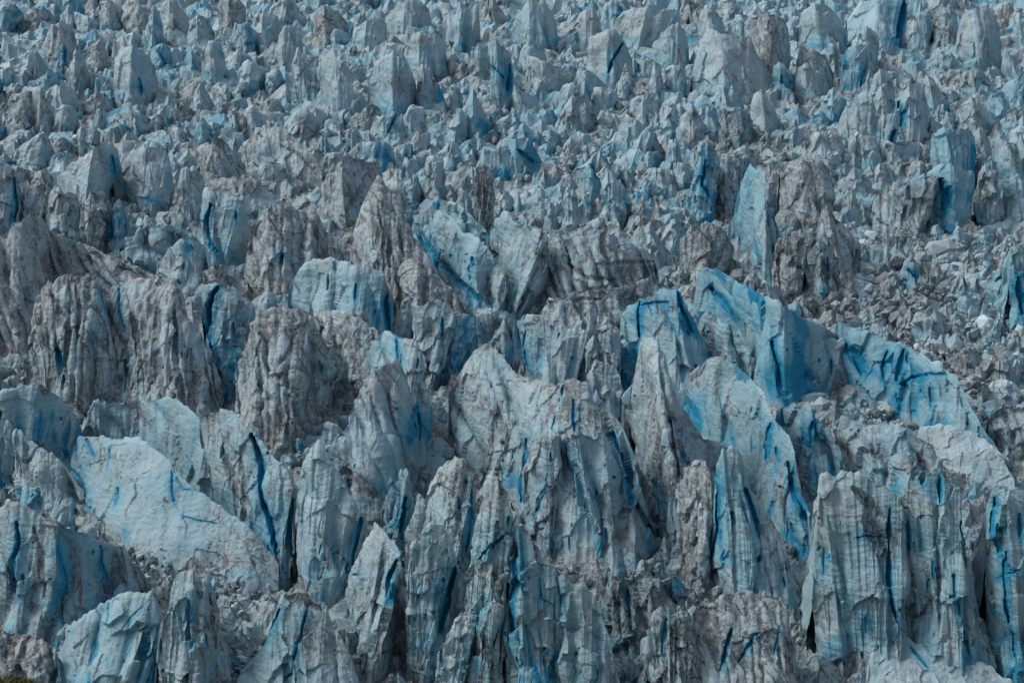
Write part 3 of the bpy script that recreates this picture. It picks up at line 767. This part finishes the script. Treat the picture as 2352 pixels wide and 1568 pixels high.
STEP = 3.4
def build_serac(s, idx, STEP=STEP):
    c, b, t = s['c'], s['b'], s['t']
    seed = np.array([37.1 * (idx % 61), 11.7 * (idx % 23), 5.3 * (idx % 97)], np.float32)
    L = np.hypot(*np.diff(c, axis=0).T).sum()
    nu = int(np.clip(L / STEP, 12, 420)); u = np.linspace(0, 1, nu)
    cc = resample(c, u, .5); bb = resample(b, u, .5)
    jn = perlin(np.stack([u * L / 26 + idx, 0 * u + .5, 0 * u], -1)) + .6 * perlin(np.stack([u * L / 11 + idx, 0 * u + 7.5, 0 * u], -1))
    cc[:, 1] -= jn * np.minimum(.07 * (bb[:, 1] - cc[:, 1]), 7)
    cc[:, 1] = np.minimum(cc[:, 1], bb[:, 1] - 2)
    G = on_ground(bb[:, 0], bb[:, 1])
    d = ray(cc[:, 0], cc[:, 1]); k = t['k']
    tt = (G[:, 1] + k * (CAM_H - G[:, 2])) / (d[:, 1] - k * d[:, 2])
    Cr = np.stack([tt * d[:, 0], tt * d[:, 1], CAM_H + tt * d[:, 2]], -1)
    h = np.maximum(Cr[:, 2] - G[:, 2], 0.3)
    ppm = FOC / G[:, 1].mean() * 0.9                    # picture lengths per metre, for sampling density only
    step = STEP / ppm
    wid = np.linalg.norm(np.diff(G, axis=0), axis=1).sum() + 0.1
    size = min(max(h.max(), 3), max(wid, 3), 32)
    face = np.linalg.norm(Cr - G, axis=1).max()
    nf = int(np.clip(face / step, 8, 260)); nb = int(np.clip(nf * .16, 5, 14))
    v = np.linspace(0, 1, nf)[:, None, None]
    front = G[None] * (1 - v) + Cr[None] * v
    lens = np.sin(np.pi * np.clip(u, 0.02, 0.98)) ** 0.6
    front[..., 1] -= (0.05 * size * lens)[None] * np.sin(np.pi * np.clip(v[..., 0], 0, 1)) ** 0.8
    sg = max(nu * .07, 2); kx = np.arange(-int(3 * sg), int(3 * sg) + 1); kern = np.exp(-.5 * (kx / sg) ** 2); kern /= kern.sum()
    rel = h - np.convolve(np.pad(h, len(kx) // 2, mode='edge'), kern, 'valid')
    rel = np.clip(rel, -.2 * size, .2 * size) * np.minimum(1, lens * 1.5)
    front[..., 1] -= .9 * rel[None] * (np.clip(1 - v[..., 0], 0, 1) ** .6) * (1 - .5 * (1 - v[..., 0]) ** 3) * 1.2
    # prows: an edge runs down the face from every high point of the crest, leaning with the flow of the ice
    pk = [i for i in range(1, nu - 1) if h[i] >= h[max(0, i - nu // 9):i + nu // 9 + 1].max() and h[i] > .25 * h.max()]
    pk = [i for j, i in enumerate(pk) if j == 0 or i - pk[j - 1] > nu // 9][:6] or [nu // 2]
    lean = min(t.get('p', .17 + .10 * math.sin(idx * 2.3)), .8 * h.max() / max(wid, 1)); vv = v[..., 0]
    prow = np.zeros((nf, nu))
    for j, i in enumerate(pk):
        ui = u[i] + lean * (1 - vv)
        lo = (u[i] - (u[pk[j - 1]] if j else -.15)); hi = ((u[pk[j + 1]] if j + 1 < len(pk) else 1.15) - u[i])
        dd = u[None] - ui
        w_ = np.where(dd < 0, lo, hi) * .62 + .02
        prow = np.maximum(prow, np.clip(1 - np.abs(dd) / w_, 0, 1) * min(1.0, .45 + .9 * (lo + hi) / 2))
    front[..., 1] -= prow * .30 * size * (1 - vv) ** .7 * t.get('q', 1.0) * (1 if t['k'] < 1 else .2)
    # fins: rounded ribs parted by narrow clefts that run down the face
    valley = np.zeros((nf, nu)); nr = int(round(L / (48 if t['d'] > .25 else 105)))
    if nr >= 2 and b[:, 1].max() > 560 and k < 1:
        U = u[None] - lean * (1 - vv)
        wq = np.stack([U * nr * .7 + idx * 3.1, vv * 1.3 + 0 * U, 0 * U + .37], -1)
        phs = U * nr + .95 * perlin(wq) + .3
        tri = 1 - 2 * np.abs(phs - np.floor(phs) - .5)
        cid = np.floor(phs + .5) * 1.7 + idx
        str_ = (.35 + .65 * np.abs(np.sin(cid * 2.9))) * (1 - vv ** 5) * (.35 + .65 * sstep(0, .25, vv))
        rw = wid / nr
        ra = min((.42 if t['d'] > .25 else .3) * rw, .2 * size) * (.35 + .65 * t.get('q', 1.0))
        front[..., 1] += (1 - sstep(-.12, .95, tri) ** .75) * str_ * ra * 1.35
        valley = sstep(.34, .04, tri) * str_ * min(1, .3 + t.get('q', 1.0))
    front[..., 1] -= .16 * size * ((1 - vv) ** 2.6) * lens[None] * (1 if t['k'] < 1 else 0)
    foot = front[0].copy(); foot[:, 2] -= 4; foot[:, 1] -= .5
    back = Cr.copy()
    back[:, 1] += (0.45 * h + 0.22 * size) * lens + 0.15
    back[:, 2] = SLOPE * back[:, 1] - 4
    w = (np.linspace(0, 1, nb + 1)[1:, None, None]) ** 1.3
    rear = Cr[None] * (1 - w) + back[None] * w
    P = np.concatenate([foot[None], front, rear], 0)
    hv = np.concatenate([[0], np.linspace(0, 1, nf), np.linspace(1, 0, nb + 1)[1:]])[:, None] * np.ones(nu)
    isf = np.concatenate([np.ones(nf + 1), np.zeros(nb)])[:, None] * np.ones(nu)
    n = -normals(P)
    if n[1 + nf // 2, nu // 2, 1] > 0: n = -n
    # ---- relief in metres
    q = P.astype(np.float32) + seed
    sl = t['l'] * (P[..., 2] - G[:, 2].mean())
    qf = q.copy(); qf[..., 0] += sl; qf[..., 2] *= 0.11; qf[..., 1] *= .6
    q05 = q / (0.5 * size)
    lump = perlin(q05) * 0.06 * size
    off, rnd, edge = cells(q / np.array([.34, .34, .6], np.float32) / size + 3)
    fa = (.035 + .12 * (1 - sstep(8, 26, size))) * (1 if k < 1 else .3)
    facet = ((off * rnd[..., :3]).sum(-1) * fa + rnd[..., 3] * 0.008) * size
    lf = max(np.clip(0.17 * size, 1.6, 5.0), 4 * step)
    warp = perlin(q / (2.5 * lf)) * .4
    nfl = perlin(qf / lf + warp[..., None])
    fk = t['f'] * (.45 + .55 * float(sstep(.15, .32, np.float64(t['d']))))
    flute = (np.abs(nfl) - 0.25) * 0.42 * lf * fk
    nf2 = perlin(qf / (.45 * lf) + 31.7 + warp[..., None])
    flute2 = (np.abs(nf2) - 0.25) * 0.17 * lf * fk
    zs = P[..., 2] + 1.6 * perlin(q / 9.0) + (.22 if idx % 3 else -.12) * P[..., 0]
    ls = max(1.1, 3.5 * step)
    bands = perlin(np.stack([q[..., 0] * .07, q[..., 1] * .07, (zs + seed[2]) / ls], -1))
    strata = -np.abs(bands) * .2 * min(ls, 2.0) * t['s']
    lr = max(1.2, 3 * step)
    fine = perlin(q / lr) * 0.12 * lr + perlin(q / (2.2 * lr) + 7) * .22 * lr
    near_edge = (1 - .65 * hv ** 8) * np.minimum(1, 0.3 + 1.6 * lens)[None] * np.where(hv < .02, .5, 1)
    disp = (lump + facet + flute * .8) * near_edge + (flute2 + strata) * np.minimum(1, .4 + lens)[None] + fine * .7
    P2 = P + n * disp[..., None]
    # ---- what the surface carries, with some painted rim light and shade
    crease = 1 - sstep(0.0, 0.13, np.abs(nfl))
    crease2 = 1 - sstep(0.0, 0.12, np.abs(nf2))
    patch = fbm(q / (0.55 * size) + 51, 2)
    dz = t['d']
    dirt = dz * (0.22 + .75 * np.clip(patch + .1, 0, 1)) + (crease * .95 + crease2 * .55) * sstep(0.06, .42, dz + .4 * patch)
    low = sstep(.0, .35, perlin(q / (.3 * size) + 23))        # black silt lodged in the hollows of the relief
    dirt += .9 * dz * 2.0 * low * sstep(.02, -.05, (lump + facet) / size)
    band = 1 - sstep(0, .1, np.abs(bands))
    dirt += band * .5 * sstep(.1, .5, dz + .3 * patch)
    foot_dark = (1 - sstep(0, .2, hv)) * (.28 + .6 * dz) * (.8 + 1.2 * perlin(q / 4.0))  # foot darkening: real dirt plus gap shade put into the colour
    dirt += np.clip(foot_dark, 0, 1) * isf
    rim = sstep(.93, 1.0, hv) * sstep(-.1, .3, perlin(q / (.6 * size) + 77)) * dz * 1.2
    dirt += rim
    va = np.concatenate([np.zeros((1, nu)), valley, np.zeros((nb, nu))])
    vn = perlin(q / 5.0 + 15)
    dirt += va * np.clip(dz * 2.6 + .5 * vn, 0, 1.1)
    bp = fbm(q / (0.6 * size) + 91, 3)
    fresh = (t['b'] + .02) * (0.85 + 0.4 * bp) + 0.25 * np.clip(perlin(q / 3.5 + 3), 0, 1) * t['b']
    side = sstep(.3, .85, n[..., 0]) * t['b'] * 1.1  # right-facing faces painted bluer: fresh walls plus shade away from the sun
    fresh = fresh + side * sstep(-.1, .3, bp)
    deep = sstep(.55, .05, hv) * sstep(-.15, .3, perlin(q / (.35 * size) + 63)) * isf * (1 - sstep(.2, .4, dz))
    fresh = fresh + .5 * deep * min(1, .4 + 2 * t['b'])
    fresh = fresh + va * (.75 - .9 * min(dz * 1.6, .7)) * (.75 + .6 * vn)
    clean = t['w'] * (0.6 + 1.2 * perlin(q / (0.5 * size) + 13)) + (.25 * t['w'] + .3) * sstep(.88, 1, hv) * (1 - sstep(.05, .3, dz + .3 * patch))  # crest term paints a bright rim of light; the rest is clean ice
    # ---- clefts
    if s['cracks']:
        Q, _ = project(P)
        for A, wpx, kind in s['cracks']:
            D, al = line_dist(Q, A)
            wob = perlin(q / 2.2 + 41) * .45 + perlin(q / 6 + 43) * .4
            hw = max(wpx * .62, STEP * .75) * (0.28 + 0.72 * np.sin(np.pi * np.clip(al, .04, .96)) ** .7) * (1 + .55 * wob)
            D = D + wob * wpx * .25
            core = np.clip(1.12 - D / hw, 0, 1) ** .8 * isf
            halo = (1 - sstep(.8, 2.0, D / (hw + 2))) * isf
            wm = wpx / ppm
            if kind == 'd':
                rag = .55 + .9 * perlin(q / 1.6 + 3) + .5 * perlin(q / .7)
                dirt += np.clip((1 - sstep(.2, 1.5, D / hw)) * isf * (rag + .25), 0, 1)
                P2 -= n * (core * np.minimum(.5 * wm, 1.2))[..., None]
            else:
                dep = {'b': 1.6, 'n': 2.3, 't': 1.2, 'p': 2.0}[kind] * wm
                push = np.array([0, .9, -.25])
                P2 += (core * min(dep, 8))[..., None] * push
                fresh = np.maximum(fresh, np.clip(core * 1.25, 0, 1) * {'b': .9, 'n': 1.05, 't': .7, 'p': .8}[kind])
                fresh += halo * .12 + {'b': .42, 'n': .42, 't': .14, 'p': .05}[kind] * np.exp(-D / (3.0 * hw + 6)) * isf
                dirt *= 1 - .9 * core
    attr = np.stack([dirt, fresh, clean], -1)
    return P2, attr, G, size

DIRT_SPOTS = [(1290, 1225, 60, .8), (1330, 1240, 40, .7), (1580, 1330, 90, .6), (850, 1090, 60, .6), (720, 1345, 70, .8), (870, 1480, 60, .5),
              (1800, 1480, 60, .6), (880, 1540, 60, .8), (560, 1200, 30, .6), (1100, 690, 60, .8), (1190, 690, 50, .9), (2230, 860, 90, .9), (1900, 690, 120, .6),
              (2100, 660, 120, .6), (2050, 720, 90, .5), (1690, 640, 60, .6), (600, 930, 40, .6), (150, 900, 50, .5), (800, 560, 80, .7),
              (60, 240, 60, .8), (1700, 330, 110, .6), (1880, 350, 60, .5), (700, 350, 90, .5), (1290, 200, 50, .5), (1110, 450, 60, .7), (2150, 100, 60, .5),
              (1560, 1180, 50, .7), (30, 1480, 60, .5), (1950, 1520, 50, .6), (2260, 1300, 30, .6), (1230, 1080, 40, .5)]
_sp = [(on_ground(x, y), r / (FOC / on_ground(x, y)[1]), st) for x, y, r, st in DIRT_SPOTS]
def spots(P):
    out = np.zeros(P.shape[:-1])
    for g, r, st in _sp:
        dx = P[..., 0] - g[0]; dy = (P[..., 1] - g[1]) * .6; dzz = (P[..., 2] - g[2]) * .7
        out = np.maximum(out, st * (1 - sstep(.3, 1.2, np.sqrt(dx * dx + dy * dy + dzz * dzz) / r)))
    return out

# ------------------------------------------------------------------ the ground under it all
def glacier_surface():
    ny, nx = 430, 400
    y = 255 * (1250 / 255) ** np.linspace(0, 1, ny)
    y = np.concatenate([y, 1250 * (14000 / 1250) ** np.linspace(0, 1, 26)[1:]])
    a = np.linspace(-.44, .44, nx)
    X = y[:, None] * a[None]; Y = np.repeat(y[:, None], nx, 1)
    Z = SLOPE * np.minimum(Y, 1250) + .02 * np.maximum(Y - 1250, 0)
    q = np.stack([X, Y, 0 * X], -1).astype(np.float32)
    far = sstep(300, 1000, Y)
    sc = 7 + 5 * far
    qs = q / sc[..., None]; qs[..., 1] *= .8
    off, rnd, edge = cells(qs)
    off2, rnd2, e2 = cells(q / 3.6 + 5)
    blk = ((off[..., :2] * rnd[..., :2]).sum(-1) * .75 + rnd[..., 3] * .3) * sc * .75
    blk2 = (off2[..., :2] * rnd2[..., :2]).sum(-1) * 1.1 + rnd2[..., 3] * .35
    rg = 1 - 2.2 * np.abs(perlin(np.stack([X / 16, Y / 9, 0 * X], -1) + .3 * perlin(q / 12)[..., None]))
    Z = Z + blk + blk2 + rg * (2.0 + 3.0 * far) + perlin(q / 30) * 2 - 1.5
    P = np.stack([X, Y, Z], -1)
    dirt = .1 + .34 * (1 - far) + .45 * perlin(q / 25) + .15 * perlin(q / 5) + .3 * (1 - sstep(0, .2, edge)) * perlin(q / 14 + 5)  # near ground darkened beyond its dirt, painting shade into the gaps
    dirt = np.maximum(dirt, spots(P)) 
    fresh = .3 + .6 * perlin(q / 20 + 30) + .2 * rnd[..., 3]
    clean = .1 + .15 * rnd2[..., 3]
    me = make_mesh('glacier_surface', P.reshape(-1, 3), grid_faces(*X.shape), np.stack([dirt, fresh, clean], -1).reshape(-1, 3), False)
    tag(link('glacier_surface', me), kind='structure', label='broken, dirt-stained glacier surface between the seracs')
glacier_surface()

# ------------------------------------------------------------------ seracs
CENT = []
for s in specs:
    x0, x1 = s['c'][:, 0].min(), s['c'][:, 0].max(); y0, y1 = s['c'][:, 1].min(), s['b'][:, 1].max()
    s['box'] = (x0, x1, y0, y1); s['mid'] = np.array([(x0 + x1) / 2, (y0 + y1) / 2])
marks = [s for s in specs if s['short']]

def describe(s, used):
    x0, x1, y0, y1 = s['box']; t = s['t']
    asp = (y1 - y0) / max(x1 - x0, 1)
    top = s['c'][s['c'][:, 1] < y0 + .3 * (y1 - y0)]
    tw = (np.ptp(top[:, 0])) / max(x1 - x0, 1)
    shape = 'slim spike' if asp > 1.7 else ('low hump' if asp < .62 else ('pointed tooth' if tw < .3 else ('flat-topped block' if tw > .55 else 'blunt block')))
    col = 'dirt-blackened' if t['d'] >= .5 else ('dirt-veined grey' if t['d'] >= .25 else ('whitish' if t['w'] >= .35 else ('blue-tinted' if t['b'] >= .4 else ('pale blue-grey' if t['b'] >= .28 else 'plain grey'))))
    big = 'small' if (x1 - x0) < 50 else ''
    cand = sorted(marks, key=lambda m: np.hypot(*((m['mid'] - s['mid']) * (1, 1.3))))
    for m in cand:
        d = s['mid'] - m['mid']
        if abs(d[0]) > 1.2 * abs(d[1]): rel = 'right of' if d[0] > 0 else 'left of'
        elif abs(d[1]) > 1.8 * abs(d[0]): rel = 'below' if d[1] > 0 else 'above'
        else: rel = ('below and ' if d[1] > 0 else 'above and ') + ('right of' if d[0] > 0 else 'left of')
        near = 'just ' if np.hypot(*d) < 110 else ''
        lab = ' '.join(f"{big} {col} {shape} {near}{rel} the {m['short']}".split())
        key = (rel, m['short'], col, shape)
        if key not in used and len(lab.split()) <= 16:
            used.add(key); return lab
    return lab

def category(s):
    l = s['label']
    for w in ('boulder', 'block', 'fin', 'tooth', 'spike'):
        if w in l: return 'ice ' + w
    return 'serac'
NAMES = {'ice boulder': 'ice_boulder', 'ice block': 'ice_block', 'ice slab': 'ice_slab', 'ice fin': 'ice_fin', 'ice tooth': 'ice_tooth', 'ice spike': 'ice_spike', 'serac': 'serac'}
GROUPS = {'ice boulder': 'loose boulders of clean ice', 'ice block': 'ice blocks of the icefall', 'ice slab': 'ice slabs of the icefall', 'ice fin': 'ice fins',
          'ice tooth': 'pointed teeth of ice', 'ice spike': 'slim spikes of ice', 'serac': 'seracs of the icefall'}
used = set()
for i, s in enumerate(specs):
    P, attr, G, size = build_serac(s, i)
    if s['t']['d'] > .06: attr[..., 0] += .95 * spots(P) * sstep(-.3, .3, perlin(P.astype(np.float32) / 5))
    base = np.array([G[:, 0].mean(), G[:, 1].mean(), G[:, 2].mean()])
    if not s['label']: s['label'] = describe(s, used)
    cat = category(s)
    nm = NAMES[cat]
    me = make_mesh(nm, (P - base).reshape(-1, 3), grid_faces(*P.shape[:2]), attr.reshape(-1, 3), False)
    o = link(nm, me, base)
    tag(o, label=s['label'], category=cat, group=GROUPS[cat])
    s['base'] = base

# ------------------------------------------------------------------ the small crowded ice in the gaps, past counting
def small_ice(n, y0, y1, lo, hi, label, seedv):
    r = np.random.RandomState(seedv)
    polys = [np.concatenate([s['c'], s['b'][::-1]]) for s in specs]
    Vs, Fs, As, k, made = [], [], [], 0, []; M = np.zeros((n + 1, 3))
    BB = np.array([(p[:, 0].min(), p[:, 0].max(), p[:, 1].min(), p[:, 1].max()) for p in polys])
    for tries in range(n * 8):
        if len(made) >= n: break
        x, y = r.uniform(-60, 2410), r.uniform(y0, y1)
        w = lo * (hi / lo) ** (r.rand() ** 1.6) * (.75 + .5 * (y - y0) / (y1 - y0)); spire = r.rand() < .14
        asp = r.uniform(.9, 1.5) if spire else r.uniform(.4, 1.0)
        if spire: w *= .85
        hh = w * asp
        if made and (np.hypot(M[:len(made), 0] - x, (M[:len(made), 1] - y) * 1.7) < .28 * (w + M[:len(made), 2])).any(): continue
        hit = False
        for fx, fy in ((0, .35), (0, .75)):
            p = (x + fx * w, y - fy * hh)
            for j in np.nonzero((BB[:, 0] < p[0]) & (BB[:, 1] > p[0]) & (BB[:, 2] < p[1]) & (BB[:, 3] > p[1]))[0]:
                if inside(polys[j], p): hit = True; break
            if hit: break
        if hit: continue
        M[len(made)] = (x, y, w); made.append(1)
        m = r.randint(2, 5) if spire else r.randint(3, 7); xs = np.sort(r.uniform(.1, .9, m)); pk = r.choice([r.uniform(.12, .4), r.uniform(.6, .88), r.uniform(.3, .7)])
        hs = (1 - np.abs(xs - pk) * (r.uniform(1.1, 1.7) if spire else r.uniform(.2, 1.1))) * r.uniform(.78, 1.05, m)
        if spire: xs[np.argmax(hs)] = pk; xs = np.sort(xs); hs[np.argmax(hs)] = 1.05
        c = np.array([[x - w / 2, y - 2]] + [[x - w / 2 + a * w, y - hh * max(b, .15)] for a, b in zip(xs, hs)] + [[x + w / 2, y - 2]])
        c[:, 0] += (y - c[:, 1]) * np.clip(r.normal(.12, .22), -.35, .5)
        b = np.array([[x - w / 2, y - 1], [x, y + .1 * w], [x + w / 2, y - 1]])
        cl = float(perlin(np.array([[x / 260, y / 80, 3.3]]))[0]); bl = float(perlin(np.array([[x / 200, y / 110, 9.3]]))[0])
        kd = r.choice([3, 4, 3, 2]) if cl > .2 else (r.choice([0, 1, 5, 0]) if bl > .15 else r.choice([1, 2, 5, 3, 2]))
        t = dict(k=r.uniform(.1, .45), b=(.5, .3, .22, .15, .1, .3)[kd], d=(.05, .1, .15, .4, .6, .2)[kd] * r.uniform(.6, 1.2), w=(.1, .5, .1, .1, .1, .2)[kd], s=1, f=r.uniform(.6, 1.3), l=r.uniform(-.4, .4))
        P, attr, G, size = build_serac(dict(c=c, b=b, t=t, cracks=[]), 300 + len(made) * 7, 5.4)
        attr[..., 0] += .9 * spots(P)
        Vs.append(P.reshape(-1, 3)); As.append(attr.reshape(-1, 3)); Fs.append(grid_faces(*P.shape[:2]) + k); k += len(Vs[-1])
    me = make_mesh('small_ice', np.concatenate(Vs), np.concatenate(Fs), np.concatenate(As), False)
    tag(link('small_ice', me), kind='stuff', label=label, category='small ice')
small_ice(720, -40, 430, 24, 110, 'crowd of small jagged ice teeth in the upper field', 21)
small_ice(360, 430, 960, 24, 90, 'small jagged ice lumps in the gaps of the middle rows', 22)
small_ice(160, 960, 1600, 26, 80, 'small ice lumps at the feet of the front seracs', 23)

# ------------------------------------------------------------------ rubble: shattered ice nobody could count
def rubble(n, seedv, regions, smin, smax, label):
    r = np.random.RandomState(seedv)
    ico = bpy.data.meshes.new('t')
    import bmesh
    bm = bmesh.new(); bmesh.ops.create_icosphere(bm, subdivisions=1, radius=1); 
    bv = np.array([v.co[:] for v in bm.verts]); bf = np.array([[v.index for v in f.verts] for f in bm.faces]); bm.free()
    Vs, Fs, As = [], [], []
    tot = sum(w for *_, w in regions)
    k = 0
    for (x0, x1, y0, y1, w) in regions:
        m = int(n * w / tot)
        px = r.uniform(x0, x1, m); py = r.uniform(y0, y1, m)
        g = on_ground(px, py)
        for j in range(m):
            sz = smin * (smax / smin) ** (r.rand() ** 2.2)
            v = bv * r.uniform(.55, 1.15, (len(bv), 1))
            v = v * sz * np.array([r.uniform(.4, 1.3), r.uniform(.5, 1.2), r.uniform(.5, 1.6)])
            A = r.normal(size=(3, 3)); qm, _ = np.linalg.qr(A)
            v = v @ qm.T + g[j] + np.array([0, 0, r.uniform(.0, 2.6)])
            Vs.append(v); Fs.append(bf + k); k += len(bv)
            dr = max(0, r.normal(.25, .25)); As.append(np.tile([dr, max(0, r.normal(.22, .18)), max(0, r.normal(.2, .35))], (len(bv), 1)))
    V = np.concatenate(Vs); A = np.concatenate(As)
    A[:, 0] += .7 * spots(V)
    me = make_mesh('ice_rubble', V, np.concatenate(Fs), A, False)
    tag(link('ice_rubble', me), kind='stuff', label=label, category='ice rubble')
rubble(900, 3, [(-60, 2420, -20, 420, 5), (-60, 2420, 420, 700, 2)], .9, 3.4, 'shattered ice rubble in the gaps of the crowded upper field')
rubble(1100, 4, [(1780, 2400, 560, 960, 5), (2100, 2400, 800, 1000, 1)], .8, 4.2, 'dirty ice rubble spread behind the long blue ridges at the right')
rubble(2200, 5, [(-60, 2420, 850, 1600, 2), (440, 560, 1270, 1420, 1.2), (230, 420, 1270, 1340, .6), (500, 570, 1380, 1580, 1.2), (1230, 1400, 1210, 1330, 1.2), (1860, 2100, 940, 1010, .8), (20, 260, 1120, 1190, .4)], .3, 1.9, 'fine ice crumbs lying between the seracs of the front rows')

# ------------------------------------------------------------------ the grassy hillside below the viewpoint
def hillside():
    ny, nx = 90, 120
    y = np.linspace(-12, 262, ny)[:, None] * np.ones(nx); a = np.linspace(-1, 1, nx)[None]
    x = a * (14 + 0.75 * np.maximum(y, 0))
    q = np.stack([x, y, 0 * x], -1).astype(np.float32)
    z = hill_z(x, y) + .04 * perlin(q / 2.5)
    me = make_mesh('hillside', np.stack([x, y, z], -1).reshape(-1, 3), grid_faces(ny, nx), None, True, plain_material('turf', (0.075, 0.085, 0.035), .4, 1.5))
    tag(link('hillside', me), kind='structure', label='turf-covered hillside falling away below the viewpoint')
def hill_z(x, y):
    z = CAM_H - 13.0 - .655 * np.maximum(y, 0) - .25 * np.minimum(y, 0)
    base = CAM_H - 13.0 - .655 * 46
    bump = 0 * (x + y)
    for px, py, rx in ((34, 1559, 6.0), (285, 1572, 2.6)):
        d = ray(px, py); t = 46 / d[1]
        bump = np.maximum(bump, (CAM_H + t * d[2] - base) * np.exp(-((x - t * d[0]) / rx) ** 2 - ((y - 46) / 9.0) ** 2))
    return z + bump
hillside()

def grass():
    r = np.random.RandomState(11)
    d = ray(35, 1576); t = 46 / d[1]
    V, F, k = [], [], 0
    for n, px, sx, hmax in ((3600, 30, 1.1, .26), (500, 285, .45, .30)):
        dd = ray(px, 1572); cx = 46 / dd[1] * dd[0]
        for _ in range(n):
            x = cx + r.normal(0, sx); y = 46 + r.normal(0, 1.2)
            z = float(hill_z(np.array(x), np.array(y)))
            h = r.uniform(.06, hmax); an = r.uniform(0, 6.28); w = r.uniform(.012, .028)
            le = r.normal(0, .12, 2); p = np.array([x, y, z - .05])
            sx_, sy_ = math.cos(an) * w, math.sin(an) * w
            V += [p + (sx_, sy_, 0), p - (sx_, sy_, 0), p + (le[0] * .4 - sx_ * .7, le[1] * .4 - sy_ * .7, h * .6), p + (le[0] * .4 + sx_ * .7, le[1] * .4 + sy_ * .7, h * .6), p + (le[0], le[1], h)]
            F += [(k, k + 1, k + 2), (k, k + 2, k + 3), (k + 3, k + 2, k + 4)]; k += 5
    me = make_mesh('grass', np.array(V), np.array(F), None, False, plain_material('grass_blades', (0.075, 0.085, 0.03), .5, 6.0))
    tag(link('grass', me), kind='stuff', label='dry green grass tips on the hillside at the bottom left corner', category='grass')
grass()
